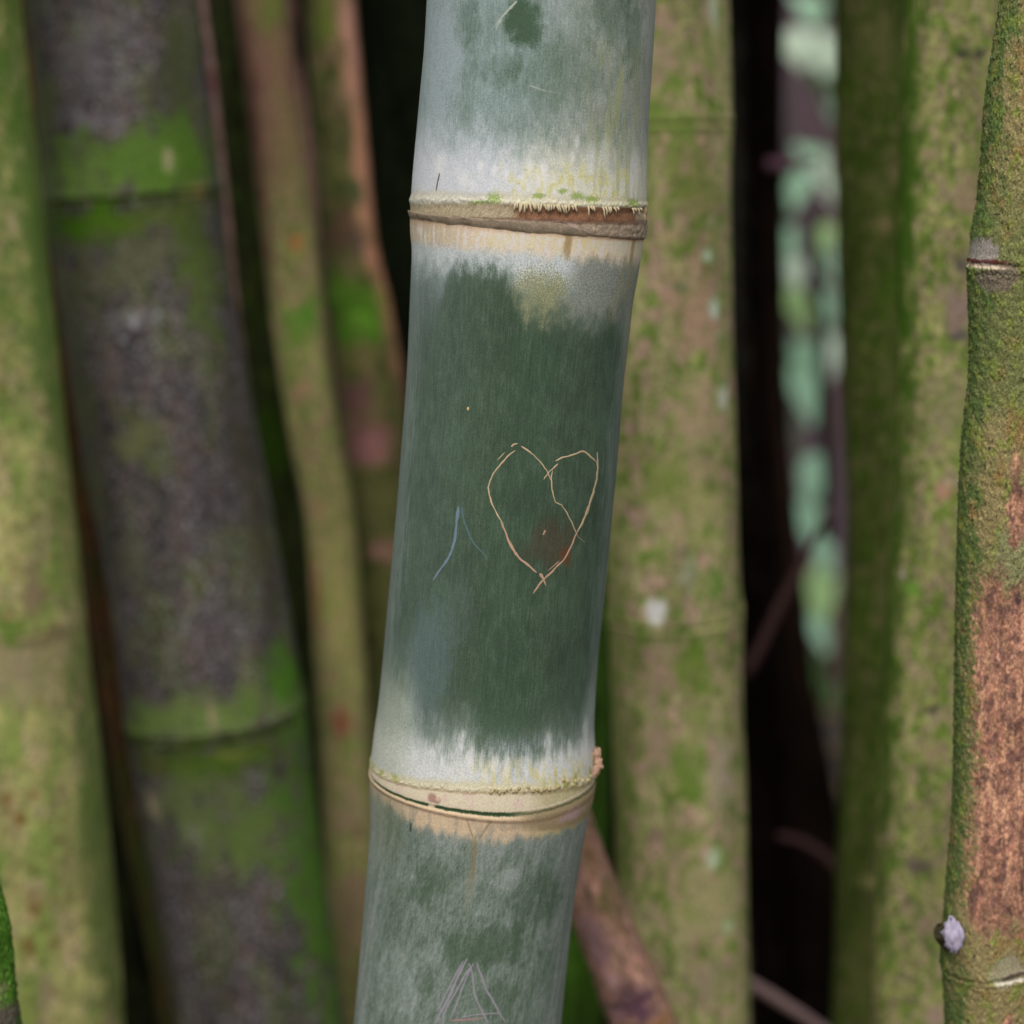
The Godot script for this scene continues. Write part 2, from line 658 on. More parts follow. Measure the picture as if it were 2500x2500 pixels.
func dark_culms() -> void:
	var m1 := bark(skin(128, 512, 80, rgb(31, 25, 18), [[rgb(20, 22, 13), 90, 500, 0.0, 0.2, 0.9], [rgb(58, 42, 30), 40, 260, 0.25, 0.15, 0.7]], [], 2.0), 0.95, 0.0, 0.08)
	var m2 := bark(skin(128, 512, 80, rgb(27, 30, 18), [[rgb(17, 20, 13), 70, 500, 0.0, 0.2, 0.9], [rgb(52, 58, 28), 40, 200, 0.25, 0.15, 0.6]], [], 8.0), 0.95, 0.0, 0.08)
	var n := 0
	for row in [[2.75, 130.0, 0.0], [3.5, 112.0, 60.0]]:
		var x: float = -200.0 + row[2]
		while x < 2700.0:
			var hw: float = row[1] * rng.randf_range(0.62, 0.85)
			var xx: float = x + rng.randf_range(-20, 20)
			var lean := rng.randf_range(-40, 70) if xx < 1500 else rng.randf_range(-15, 15)
			x += row[1] * 1.32
			if xx + hw + maxf(lean, 0.0) > 1905.0 and xx - hw < 2075.0:
				continue
			var inside := xx > 0.0 and xx < 2500.0
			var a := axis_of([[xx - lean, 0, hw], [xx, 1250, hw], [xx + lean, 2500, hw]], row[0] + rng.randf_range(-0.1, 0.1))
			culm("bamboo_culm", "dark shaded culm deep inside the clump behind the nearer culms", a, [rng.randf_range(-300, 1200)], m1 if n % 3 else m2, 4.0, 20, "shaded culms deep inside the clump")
			n += 1


func back_culms() -> void:
	# left to right as they stand behind the scratched culm
	var moss := rgb(76, 112, 34)
	# wide yellow green culm at the left edge
	var s := skin(320, 900, 204, rgb(158, 155, 98), [
		[rgb(112, 135, 62), 120, 260, 0.12, 0.22, 0.8], [rgb(164, 146, 116), 90, 150, 0.16, 0.16, 0.7], [rgb(126, 128, 78), 60, 90, 0.2, 0.15, 0.5], [rgb(112, 84, 50), 26, 40, 0.42, 0.1, 0.6]], [
		[40, 140, 260, 440, rgb(82, 110, 40), 0.9, 0.9], [100, 450, 60, 90, rgb(66, 105, 18), 0.6], [60, 640, 90, 110, rgb(120, 112, 80), 0.55],
		[200, 600, 150, 900, rgb(82, 112, 46), 0.8], [200, 2050, 130, 800, rgb(86, 104, 52), 0.8],
		[70, 1510, 90, 46, rgb(84, 118, 36), 0.8, 1.2], [30, 1420, 20, 80, rgb(90, 122, 40), 0.7, 1.2], [130, 1420, 50, 60, rgb(132, 112, 92), 0.8], [150, 1530, 80, 26, rgb(98, 84, 56), 0.8],
		[80, 1600, 180, 110, rgb(146, 132, 104), 0.75], [20, 1450, 14, 40, rgb(86, 106, 96), 0.7], [-10, 1715, 24, 14, rgb(92, 98, 84), 0.7],
		[20, 1890, 24, 34, rgb(118, 92, 52), 0.8], [45, 1940, 24, 24, rgb(118, 88, 48), 0.8], [85, 1885, 18, 24, rgb(120, 92, 54), 0.7], [40, 2235, 26, 34, rgb(112, 82, 46), 0.8], [95, 2235, 20, 24, rgb(116, 86, 52), 0.7],
		[0, 2400, 60, 80, rgb(120, 136, 66), 0.7], [70, 2340, 30, 50, rgb(140, 118, 106), 0.6], [-20, 2050, 34, 60, rgb(84, 128, 40), 0.7], [60, 2150, 30, 40, rgb(112, 84, 46), 0.7]], 1.3)
	culm("bamboo_culm", "wide yellow green culm cut off by the left picture edge", axis_of([[-160, 0, 204], [-94, 582, 204], [-49, 1035, 204], [-4, 1488, 206], [36, 1811, 204], [74, 2200, 204], [96, 2500, 204]], 1.7), [1520], bark(s), 3.9, 72, "", 0.2)

	# broad grey brown culm with mossy nodes
	s = skin(420, 1100, 210, rgb(74, 68, 67), [
		[rgb(54, 49, 51), 80, 160, 0.0, 0.3, 0.75], [rgb(98, 94, 99), 24, 32, 0.16, 0.2, 0.6], [rgb(82, 92, 52), 150, 280, 0.22, 0.22, 0.6], [rgb(88, 72, 66), 80, 120, 0.22, 0.15, 0.4], [rgb(146, 144, 156), 13, 16, 0.36, 0.1, 0.7]], [
		[-190, 300, 110, 420, rgb(88, 98, 58), 0.8], [165, 300, 90, 420, rgb(66, 72, 46), 0.85], [-30, 150, 120, 150, rgb(104, 100, 106), 0.5, 1.0], [-60, 300, 80, 60, rgb(132, 130, 142), 0.45, 1.3],
		[60, 405, 330, 100, rgb(84, 112, 46), 0.9, 1.1], [-100, 425, 160, 80, rgb(96, 124, 54), 0.7, 1.0], [140, 380, 160, 120, rgb(74, 108, 34), 0.8, 0.8], [0, 482, 700, 14, rgb(46, 62, 18), 0.8, 1.3], [-80, 535, 200, 62, rgb(64, 106, 14), 0.95, 0.7], [80, 530, 160, 40, rgb(76, 92, 36), 0.8, 0.7],
		[120, 400, 20, 44, rgb(168, 152, 128), 0.85, 0.4], [170, 480, 50, 26, rgb(118, 98, 66), 0.8],
		[0, 640, 300, 110, rgb(96, 100, 68), 0.6, 0.9], [160, 680, 80, 260, rgb(70, 92, 34), 0.7, 0.9], [-60, 620, 40, 40, rgb(78, 76, 74), 0.7],
		[-10, 760, 90, 20, rgb(146, 144, 150), 0.5, 1.4], [0, 770, 14, 16, rgb(190, 190, 206), 0.8], [-30, 805, 12, 12, rgb(170, 170, 186), 0.8], [60, 755, 10, 10, rgb(160, 160, 172), 0.8],
		[-170, 1000, 90, 500, rgb(80, 86, 58), 0.7], [-40, 1060, 60, 80, rgb(102, 108, 66), 0.7, 0.9], [-100, 1320, 60, 90, rgb(88, 92, 64), 0.6], [190, 1250, 60, 420, rgb(64, 62, 44), 0.7],
		[0, 1690, 330, 70, rgb(96, 118, 58), 0.95, 0.5], [190, 1650, 110, 90, rgb(70, 116, 28), 0.9, 0.9], [30, 1690, 14, 60, rgb(156, 140, 112), 0.75, 0.4], [-150, 1720, 90, 60, rgb(88, 112, 48), 0.8], [0, 1752, 700, 13, rgb(40, 52, 16), 0.85, 1.3], [20, 1800, 260, 60, rgb(66, 92, 22), 0.9, 0.5], [-130, 1800, 60, 40, rgb(84, 84, 44), 0.8], [60, 1790, 40, 12, rgb(128, 116, 70), 0.7, 1.0],
		[198, 2120, 150, 560, rgb(70, 108, 32), 0.9, 0.9], [-30, 1920, 190, 130, rgb(88, 104, 58), 0.85, 0.8], [-150, 1900, 40, 50, rgb(158, 142, 118), 0.8], [-50, 1960, 30, 40, rgb(120, 120, 112), 0.6, 1.2], [80, 2000, 120, 110, rgb(84, 106, 48), 0.8, 0.8],
		[-60, 2100, 90, 40, rgb(72, 66, 62), 0.7, 1.0], [-190, 2250, 60, 420, rgb(66, 64, 44), 0.7]], 4.4, 0.05)
	culm("bamboo_culm", "broad grey brown culm with bright moss collars at its two nodes", axis_of([[277, 0, 207], [324, 453, 212], [347, 647, 210], [408, 1035, 213], [474, 1400, 212], [521, 1700, 216], [576, 2100, 211], [640, 2500, 203]], 1.88), [482, 1745], bark(s, 0.85), 3.9, 72, "", 0.45)

	# thin brown culm between those two
	s = skin(160, 600, 50, rgb(66, 46, 28), [[rgb(96, 58, 34), 26, 260, 0.12, 0.2, 0.8], [rgb(52, 60, 28), 40, 240, 0.1, 0.2, 0.8], [rgb(112, 72, 50), 14, 120, 0.35, 0.12, 0.5]], [[-20, 2150, 40, 420, rgb(58, 74, 28), 0.8], [25, 2000, 20, 260, rgb(104, 62, 46), 0.7], [10, 1960, 16, 24, rgb(130, 128, 132), 0.7]], 6.1)
	culm("bamboo_culm", "thin dark brown culm between the yellow green and the grey brown culm", axis_of([[52, 0, 46], [138, 582, 46], [182, 1035, 46], [258, 1488, 48], [322, 1850, 50], [392, 2200, 52], [452, 2500, 52]], 2.15), [-200, 1100], bark(s), 3.9, 32)

	# thin pinkish dry pole
	s = skin(96, 512, 14, rgb(152, 116, 112), [[rgb(120, 90, 88), 12, 120, 0.1, 0.2, 0.7], [rgb(176, 150, 140), 10, 200, 0.2, 0.2, 0.6]], [[0, 200, 30, 40, rgb(128, 74, 80), 0.7], [0, 790, 30, 60, rgb(80, 62, 56), 0.8]], 3.3)
	culm("bamboo_culm", "thin pinkish dry pole along the right edge of the grey brown culm", axis_of([[488, 0, 15], [514, 200, 15], [545, 500, 15], [572, 780, 15], [602, 1000, 14], [640, 1300, 14]], 2.0), [560], bark(s), 3.9, 20, "", 0.6)

	# dark green culm
	s = skin(160, 600, 60, rgb(44, 54, 26), [[rgb(30, 38, 16), 40, 300, 0.0, 0.2, 0.8], [rgb(60, 80, 24), 36, 120, 0.22, 0.15, 0.8], [rgb(58, 48, 34), 30, 140, 0.25, 0.15, 0.6]], [[0, 1080, 60, 130, rgb(50, 82, 14), 0.8]], 7.2)
	culm("bamboo_culm", "dark green culm right of the thin pinkish pole", axis_of([[572, 0, 62], [622, 650, 62], [690, 1300, 62], [760, 1900, 62], [836, 2500, 62]], 2.35), [-400, 980], bark(s), 3.9, 32)

	# olive culm, brownish above
	s = skin(256, 900, 64, rgb(124, 126, 74), [[rgb(98, 116, 54), 40, 200, 0.1, 0.2, 0.7], [rgb(142, 112, 96), 26, 70, 0.12, 0.12, 0.75]], [
		[0, 150, 200, 440, rgb(112, 82, 72), 0.9, 0.4], [-50, 260, 44, 460, rgb(66, 42, 36), 0.75, 0.4], [20, 40, 60, 60, rgb(84, 116, 36), 0.6], [34, 300, 26, 60, rgb(122, 92, 78), 0.7], [30, 330, 30, 300, rgb(112, 106, 62), 0.5], [-34, 480, 20, 80, rgb(122, 88, 76), 0.6], [-48, 620, 20, 80, rgb(112, 72, 66), 0.6],
		[26, 592, 26, 34, rgb(164, 104, 58), 0.9, 0.5], [20, 780, 66, 70, rgb(66, 118, 28), 0.85, 0.7], [-10, 945, 34, 38, rgb(146, 116, 88), 0.8], [-30, 900, 30, 50, rgb(86, 118, 40), 0.6], [-20, 1230, 30, 40, rgb(138, 112, 82), 0.7], [20, 1420, 60, 300, rgb(146, 138, 82), 0.5], [-46, 1450, 16, 180, rgb(132, 78, 52), 0.7],
		[-2, 1745, 30, 58, rgb(130, 74, 58), 0.85, 0.6], [0, 1960, 60, 70, rgb(140, 120, 100), 0.6], [20, 2010, 30, 30, rgb(92, 76, 60), 0.6], [0, 2200, 60, 120, rgb(132, 104, 92), 0.6]], 5.1)
	culm("bamboo_culm", "slender olive culm with an orange spot and a brownish top", axis_of([[637, 0, 66], [705, 583, 64], [752, 970, 62], [805, 1270, 60], [832, 1640, 62], [848, 1850, 64], [880, 2500, 66]], 2.05), [800, 2030], bark(s), 3.9, 40, "", 0.4)

	# second thin pink pole
	s = skin(96, 512, 14, rgb(160, 124, 112), [[rgb(128, 96, 88), 12, 100, 0.1, 0.2, 0.7]], [[0, 100, 40, 120, rgb(58, 46, 44), 0.8]], 3.9)
	culm("bamboo_culm", "thin salmon pink pole between the olive culm and the mossy pink culm", axis_of([[728, 200, 17], [752, 400, 17], [776, 620, 17], [800, 900, 16], [830, 1300, 16]], 2.3), [900], bark(s), 3.9, 20, "", 0.6)

	# mossy culm with a bare pink flank
	s = skin(288, 1000, 66, rgb(80, 84, 46), [[rgb(58, 66, 28), 50, 160, 0.05, 0.2, 0.8], [rgb(104, 82, 66), 40, 90, 0.24, 0.14, 0.7]], [
		[50, 120, 62, 340, rgb(178, 130, 116), 1.0, 0.6], [56, 420, 62, 340, rgb(186, 132, 106), 1.0, 0.5], [64, 700, 54, 280, rgb(170, 118, 94), 0.95, 0.5], [20, 330, 26, 90, rgb(62, 70, 38), 0.8, 0.9], [34, 470, 26, 60, rgb(60, 78, 46), 0.85, 0.9], [32, 590, 20, 44, rgb(72, 74, 70), 0.8, 0.9], [-10, 60, 40, 60, rgb(90, 112, 34), 0.6],
		[-10, 560, 60, 90, rgb(86, 58, 54), 0.7], [0, 770, 92, 100, rgb(68, 118, 24), 0.95, 0.6], [-30, 690, 50, 50, rgb(72, 112, 26), 0.8], [10, 780, 34, 34, rgb(96, 132, 44), 0.6], [70, 900, 40, 140, rgb(176, 124, 96), 0.9, 0.4],
		[0, 860, 90, 40, rgb(98, 92, 56), 0.8], [-20, 960, 70, 60, rgb(92, 66, 64), 0.9], [-10, 1060, 60, 110, rgb(118, 78, 80), 0.85, 0.8], [10, 1090, 34, 50, rgb(148, 100, 100), 0.7], [20, 1200, 90, 80, rgb(88, 88, 50), 0.8], [10, 1330, 44, 44, rgb(146, 104, 98), 0.85], [0, 1450, 90, 100, rgb(86, 88, 48), 0.6]], 9.4)
	culm("bamboo_culm", "mossy culm with a bare salmon pink flank left of the scratched culm", axis_of([[805, 0, 62], [832, 350, 65], [850, 600, 70], [882, 800, 80], [905, 1000, 86], [935, 1400, 88], [985, 2000, 88], [1030, 2500, 90]], 2.2), [735], bark(s), 3.9, 44, "", 0.8)

	# black green culm between that one and the scratched culm
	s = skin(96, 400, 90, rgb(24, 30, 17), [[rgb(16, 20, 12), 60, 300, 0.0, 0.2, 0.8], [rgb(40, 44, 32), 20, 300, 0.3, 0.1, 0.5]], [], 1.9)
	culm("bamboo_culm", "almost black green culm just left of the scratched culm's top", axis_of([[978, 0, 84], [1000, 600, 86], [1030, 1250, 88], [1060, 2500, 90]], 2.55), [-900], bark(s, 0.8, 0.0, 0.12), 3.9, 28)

	# green culm low behind the scratched culm's right side
	s = skin(96, 400, 58, rgb(54, 86, 22), [[rgb(36, 56, 16), 40, 200, 0.0, 0.2, 0.8]], [], 2.9)
	culm("bamboo_culm", "deep green culm mostly hidden behind the scratched culm's lower node", axis_of([[1436, 0, 56], [1434, 1900, 56], [1412, 2500, 58]], 2.1), [1700], bark(s), 3.9, 28)

	# pinkish broken culm at the bottom
	s = skin(256, 512, 68, rgb(150, 112, 98), [[rgb(128, 100, 92), 40, 90, 0.0, 0.2, 0.8], [rgb(92, 76, 52), 40, 70, 0.26, 0.14, 0.8], [rgb(172, 130, 112), 24, 160, 0.2, 0.2, 0.6]], [
		[-30, 2260, 40, 90, rgb(128, 100, 110), 0.7], [30, 2080, 30, 50, rgb(104, 84, 56), 0.7], [40, 2200, 40, 60, rgb(90, 84, 52), 0.8, 0.9], [0, 2400, 66, 50, rgb(92, 66, 74), 0.85, 0.8], [-20, 2350, 24, 30, rgb(176, 138, 140), 0.8], [10, 2440, 60, 40, rgb(84, 58, 74), 0.9, 0.7], [-44, 2435, 20, 22, rgb(150, 116, 128), 0.8], [30, 2490, 60, 30, rgb(128, 92, 54), 0.8]], 12.0, 0.05)
	culm("bamboo_culm", "pinkish dead culm leaning right at the bottom beside the scratched culm", axis_of([[1262, 1640, 58], [1376, 1990, 64], [1462, 2226, 68], [1556, 2460, 76], [1585, 2530, 78]], 1.5), [2425], bark(s), 3.9, 44, "", 0.8, 1650.0)

	# pale mottled culm right of the scratched one
	s = skin(384, 1000, 161, rgb(138, 136, 90), [
		[rgb(156, 130, 114), 75, 105, 0.02, 0.1, 0.95], [rgb(88, 116, 42), 58, 72, 0.12, 0.1, 0.85], [rgb(156, 152, 108), 60, 200, 0.2, 0.2, 0.6], [rgb(128, 110, 92), 40, 60, 0.3, 0.12, 0.5]], [
		[-20, 300, 130, 110, rgb(96, 122, 48), 0.7, 0.9], [120, 60, 60, 220, rgb(142, 146, 92), 0.7], [-10, 130, 70, 120, rgb(146, 128, 106), 0.7, 0.8], [60, 460, 90, 120, rgb(118, 124, 66), 0.7, 0.8], [-10, 338, 16, 20, rgb(182, 150, 128), 0.85], [75, 340, 26, 16, rgb(182, 150, 128), 0.8], [0, 570, 26, 20, rgb(172, 140, 116), 0.8], [100, 540, 24, 20, rgb(166, 164, 150), 0.5],
		[60, 740, 90, 150, rgb(160, 130, 110), 0.9, 0.8], [90, 620, 22, 22, rgb(176, 204, 176), 1.0, 0.3], [108, 745, 26, 34, rgb(184, 206, 190), 1.0, 0.3], [120, 960, 28, 42, rgb(188, 204, 190), 1.0, 0.3], [112, 40, 26, 60, rgb(178, 192, 172), 0.9, 0.5], [118, 810, 16, 14, rgb(160, 174, 140), 0.6], [20, 690, 24, 18, rgb(86, 108, 70), 0.7], [30, 600, 34, 30, rgb(78, 112, 30), 0.7],
		[60, 1010, 100, 80, rgb(158, 138, 110), 0.8, 0.8], [40, 1200, 130, 120, rgb(152, 148, 98), 0.8, 0.8], [-30, 1150, 80, 90, rgb(110, 124, 60), 0.7],
		[-55, 1455, 32, 38, rgb(224, 218, 228), 1.2, 0.35], [-44, 1444, 20, 22, rgb(222, 216, 226), 1.0, 0.3], [90, 1400, 50, 60, rgb(104, 134, 60), 0.8], [20, 1360, 24, 60, rgb(138, 142, 136), 0.55, 1.0], [80, 1500, 90, 30, rgb(148, 152, 96), 0.7], [-10, 1525, 120, 16, rgb(92, 112, 52), 0.6],
		[-40, 1600, 60, 90, rgb(148, 126, 106), 0.8], [30, 1590, 60, 70, rgb(92, 124, 40), 0.8, 0.9], [-60, 1750, 60, 120, rgb(142, 122, 104), 0.8, 0.8], [10, 1840, 50, 70, rgb(90, 122, 40), 0.85, 0.9], [90, 1850, 70, 150, rgb(156, 144, 124), 0.8, 0.7], [40, 1720, 50, 60, rgb(130, 138, 80), 0.7], [66, 2048, 32, 34, rgb(184, 206, 178), 1.0, 0.3], [98, 2215, 30, 24, rgb(170, 196, 156), 1.0, 0.3], [60, 2150, 120, 130, rgb(150, 144, 102), 0.8], [-20, 2050, 60, 120, rgb(126, 118, 84), 0.6], [60, 2330, 90, 90, rgb(142, 126, 108), 0.7, 0.8], [40, 2460, 60, 40, rgb(134, 142, 78), 0.7],
		[-150, 1900, 90, 900, rgb(84, 98, 46), 0.6], [-150, 700, 90, 600, rgb(84, 98, 46), 0.5]], 15.0)
	culm("bamboo_culm", "pale mottled yellow green culm with a white spot right of the scratched culm", axis_of([[1619, 0, 161], [1623, 304, 163], [1625, 600, 160], [1633, 1000, 161], [1645, 1423, 162], [1650, 1501, 163], [1653, 1700, 160], [1660, 1941, 160], [1671, 2500, 160]], 1.68), [304, 1501], bark(s), 3.9, 64, "", 0.42)

	# dark brown culm with the gap to its right
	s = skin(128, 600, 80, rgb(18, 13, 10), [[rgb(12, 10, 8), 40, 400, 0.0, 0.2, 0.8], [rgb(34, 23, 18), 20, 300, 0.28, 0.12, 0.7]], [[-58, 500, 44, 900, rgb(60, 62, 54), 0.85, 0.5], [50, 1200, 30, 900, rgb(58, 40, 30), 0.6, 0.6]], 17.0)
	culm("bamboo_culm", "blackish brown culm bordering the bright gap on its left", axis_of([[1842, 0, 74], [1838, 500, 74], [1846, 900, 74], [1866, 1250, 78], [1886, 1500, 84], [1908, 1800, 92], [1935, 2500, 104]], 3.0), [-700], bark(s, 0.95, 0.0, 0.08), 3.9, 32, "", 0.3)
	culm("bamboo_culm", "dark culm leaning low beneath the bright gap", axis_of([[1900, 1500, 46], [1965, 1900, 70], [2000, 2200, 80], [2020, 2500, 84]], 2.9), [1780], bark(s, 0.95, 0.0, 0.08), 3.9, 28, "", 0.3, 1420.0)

	# olive culm right of the gap
	s = skin(256, 900, 86, rgb(68, 78, 34), [[rgb(52, 74, 18), 50, 150, 0.05, 0.18, 0.85], [rgb(98, 90, 64), 36, 60, 0.25, 0.12, 0.7], [rgb(54, 58, 28), 30, 70, 0.25, 0.15, 0.6]], [
		[10, 340, 90, 14, rgb(56, 66, 24), 0.8], [0, 100, 60, 120, rgb(92, 88, 58), 0.7], [40, 430, 30, 34, rgb(122, 106, 80), 0.7], [10, 540, 26, 34, rgb(132, 112, 84), 0.7], [30, 700, 60, 120, rgb(64, 88, 24), 0.8], [-20, 1280, 34, 20, rgb(44, 58, 14), 0.7], [10, 1420, 50, 80, rgb(104, 94, 70), 0.6], [30, 1620, 40, 60, rgb(60, 92, 20), 0.7], [-10, 2120, 60, 22, rgb(128, 124, 84), 0.8], [0, 2155, 80, 12, rgb(46, 52, 22), 0.8], [0, 2330, 90, 180, rgb(84, 84, 50), 0.6], [-84, 1100, 24, 500, rgb(96, 94, 84), 0.5]], 21.0)
	culm("bamboo_culm", "shaded olive culm bordering the bright gap on its right", axis_of([[2128, 0, 87], [2130, 388, 87], [2143, 906, 87], [2152, 1294, 86], [2143, 1682, 86], [2118, 2500, 87]], 1.9), [345, 2145], bark(s), 3.9, 40, "", 0.3)

	# speckled culm
	s = skin(320, 1100, 122, rgb(122, 126, 72), [
		[rgb(86, 112, 38), 60, 110, 0.04, 0.14, 0.9], [rgb(138, 120, 98), 50, 80, 0.16, 0.12, 0.8], [rgb(142, 142, 90), 40, 70, 0.22, 0.14, 0.6], [rgb(90, 78, 72), 22, 30, 0.38, 0.1, 0.7], [rgb(158, 132, 128), 18, 22, 0.42, 0.08, 0.7]], [
		[-116, 500, 80, 800, rgb(52, 84, 18), 0.9, 0.7], [-116, 1600, 70, 900, rgb(48, 74, 18), 0.75, 0.7], [0, 132, 26, 18, rgb(52, 58, 42), 0.9, 0.5], [34, 136, 20, 22, rgb(72, 66, 62), 0.9, 0.5], [-64, 318, 14, 16, rgb(168, 134, 122), 0.8], [-76, 372, 18, 12, rgb(164, 130, 112), 0.8], [20, 470, 60, 80, rgb(132, 112, 94), 0.8, 0.8], [10, 640, 24, 26, rgb(82, 74, 74), 0.9, 0.5], [6, 750, 50, 90, rgb(128, 108, 102), 0.85, 0.8], [10, 810, 26, 20, rgb(74, 70, 74), 0.8], [70, 560, 50, 90, rgb(126, 132, 66), 0.7], [-30, 1000, 80, 120, rgb(122, 118, 86), 0.7], [-20, 1180, 40, 24, rgb(168, 120, 104), 0.8], [10, 1160, 40, 16, rgb(158, 132, 132), 0.6], [-96, 1388, 12, 12, rgb(164, 156, 166), 0.9, 0.3], [-78, 1420, 30, 30, rgb(92, 138, 44), 0.8], [-20, 1700, 24, 16, rgb(66, 60, 58), 0.9, 0.5], [-10, 1800, 40, 40, rgb(150, 124, 104), 0.6], [60, 1700, 40, 60, rgb(150, 132, 130), 0.7], [-40, 2075, 40, 34, rgb(88, 78, 72), 0.9, 0.6], [50, 2120, 60, 80, rgb(146, 144, 88), 0.7], [-20, 2200, 40, 60, rgb(128, 108, 98), 0.6], [10, 2430, 50, 50, rgb(146, 122, 112), 0.8]], 24.0, 0.05)
	culm("bamboo_culm", "lighter speckled green culm just left of the mossy edge culm", axis_of([[2333, 0, 122], [2310, 647, 122], [2308, 1035, 122], [2284, 1423, 122], [2270, 1811, 122], [2252, 2500, 122]], 1.56), [-420, 2750], bark(s), 3.9, 56, "", 0.5)


func edge_culms() -> void:
	# sharp mossy culm at the right edge: real moss relief
	var hw := 116.0
	var s := skin(512, 1536, hw, rgb(154, 111, 90), [
		[rgb(154, 102, 80), 18, 120, 0.0, 0.25, 0.7], [rgb(88, 62, 56), 8, 12, 0.3, 0.14, 0.7], [rgb(86, 60, 58), 36, 48, 0.14, 0.14, 0.65], [rgb(190, 140, 108), 30, 200, 0.25, 0.15, 0.6]], [
		[30, 1045, 10, 16, rgb(48, 36, 44), 0.9, 0.7], [22, 1150, 12, 20, rgb(48, 36, 44), 0.7, 0.9], [4, 1436, 14, 20, rgb(62, 42, 48), 0.9, 0.6], [60, 1740, 20, 90, rgb(120, 80, 66), 0.5, 1.0], [-22, 1758, 9, 9, rgb(210, 176, 44), 0.0]], 31.0, 0.06)
	# where the moss lies
	var c := s.c
	var ht := s.ht
	for r in s.h:
		var y := (r + 0.5) / s.h * 2500.0
		for k in s.w:
			var a := ((k + 0.5) / s.w - 0.5) * TAU * hw
			var th := a / hw
			if absf(th) > 1.9:
				c[r * s.w + k] = rgb(92, 96, 60)
				continue
			var x := sin(th) if absf(th) < PI / 2 else signf(th) * (2.0 - absf(sin(th)))
			var n1 := nb.get_noise_2d(a / 60.0, y / 90.0)
			var n2 := nb.get_noise_2d(a / 16.0 + 40.0, y / 16.0)
			var bare := smoothstep(1365.0, 1445.0, y + 70.0 * n1 + 45.0 * n2) * (1.0 - smoothstep(2185.0, 2265.0, y + 60.0 * n1 + 40.0 * n2))
			var edge := -0.74 + 0.22 * n1
			var b := bare * smoothstep(edge - 0.12, edge + 0.12, x + 0.22 * n2)
			var e2: float = Vector2((x + 0.03) / 0.24, (y - 1240.0) / 88.0).length() + 0.5 * n1
			b = maxf(b, 1.0 - smoothstep(0.75, 1.0, e2 + 0.35 * n2))
			e2 = Vector2((x + 0.12) / 0.14, (y - 1140.0) / 60.0).length() + 0.5 * n1
			b = maxf(b, (1.0 - smoothstep(0.6, 1.0, e2 + 0.4 * n2)) * 0.7)
			e2 = Vector2((x - 0.18) / 0.2, (y - 850.0) / 60.0).length() + 0.4 * n1
			b = maxf(b, 1.0 - smoothstep(0.75, 1.0, e2 + 0.35 * n2))
			e2 = Vector2((x - 0.05) / 0.16, (y - 2475.0) / 50.0).length() + 0.4 * n1
			b = maxf(b, 1.0 - smoothstep(0.75, 1.0, e2 + 0.35 * n2))
			var i := r * s.w + k
			var mossy := 1.0 - b
			var g := 0.5 + 0.5 * nf.get_noise_2d(a / 5.5, y / 6.5)
			var g2 := 0.5 + 0.5 * nf.get_noise_2d(a / 13.0 + 7.0, y / 14.0)
			# green on the left flank, olive tan to the right
			var tan_share := smoothstep(-1.05, -0.6, x + 0.45 * n1 + 0.2 * n2) * (0.85 - 0.45 * smoothstep(300.0, 650.0, y) * (1.0 - smoothstep(950.0, 1050.0, y)))
			var m := rgb(80, 100, 52).lerp(rgb(142, 124, 84), tan_share)
			m = m.lerp(rgb(128, 100, 56), clampf(smoothstep(0.1, 0.5, nb.get_noise_2d(a / 90.0 + 20.0, y / 110.0)) * tan_share, 0, 1) * 0.8)
			m = m.lerp(rgb(112, 124, 52), smoothstep(0.15, 0.4, nb.get_noise_2d(a / 50.0 + 90.0, y / 70.0)) * 0.7)
			m = m.lerp(rgb(120, 124, 84), (1.0 - smoothstep(50.0, 90.0, absf(y - 1345.0))) * smoothstep(-0.6, -0.3, x) * 0.8)
			m *= 0.74 + 0.4 * g * g2 + 0.2 * g
			m = m.lerp(rgb(44, 36, 30), smoothstep(0.42, 0.6, nb.get_noise_2d(a / 22.0 + 3.0, y / 26.0)) * 0.75)
			var v := c[i].lerp(m, mossy)
			# the two nodes: scraped grey skin
			var q := y + 12.0 * sin(x)
			var e3: float = Vector2((x + 0.85) / 0.3, (y - 618.0) / 36.0).length() + 0.35 * n2
			var sc := 1.0 - smoothstep(0.7, 1.0, e3)
			v = v.lerp(rgb(138, 128, 132) * (0.8 + 0.4 * g), sc * 0.8)
			var e4: float = Vector2((x + 0.55) / 0.4, (y - 672.0) / 36.0).length() + 0.5 * n1
			v = v.lerp(rgb(104, 92, 84) * (0.8 + 0.4 * g), (1.0 - smoothstep(0.6, 1.0, e4)) * 0.85)
			var e5: float = Vector2((x - 0.12) / 0.5, (y - 2325.0) / 44.0).length() + 0.4 * n1
			var sc2 := 1.0 - smoothstep(0.6, 1.0, e5)
			v = v.lerp(rgb(140, 136, 122) * (0.75 + 0.45 * g), sc2 * 0.55)
			var line := (1.0 - smoothstep(3.0, 6.0, absf(y - 2352.0 + 6.0 * n2))) * smoothstep(-0.25, -0.1, x)
			v = v.lerp(rgb(206, 196, 186), line * 0.8)
			line = (1.0 - smoothstep(3.0, 6.0, absf(y - 2338.0 + 8.0 * n1))) * smoothstep(-0.1, 0.05, x)
			v = v.lerp(rgb(58, 44, 40), line * 0.7)
			line = (1.0 - smoothstep(3.0, 6.0, absf(y - 645.0 + 4.0 * n2))) * (1.0 - smoothstep(-0.55, -0.35, x))
			v = v.lerp(rgb(200, 176, 160), line * 0.8)
			line = (1.0 - smoothstep(3.0, 6.0, absf(y - 634.0 + 4.0 * n2))) * (1.0 - smoothstep(-0.55, -0.35, x))
			v = v.lerp(rgb(86, 40, 36), line * 0.8)
			c[i] = v
			ht[i] = mossy * (1.0 - 0.9 * maxf(sc, sc2)) * (0.6 + 0.8 * g)
	s.c = c
	s.ht = ht
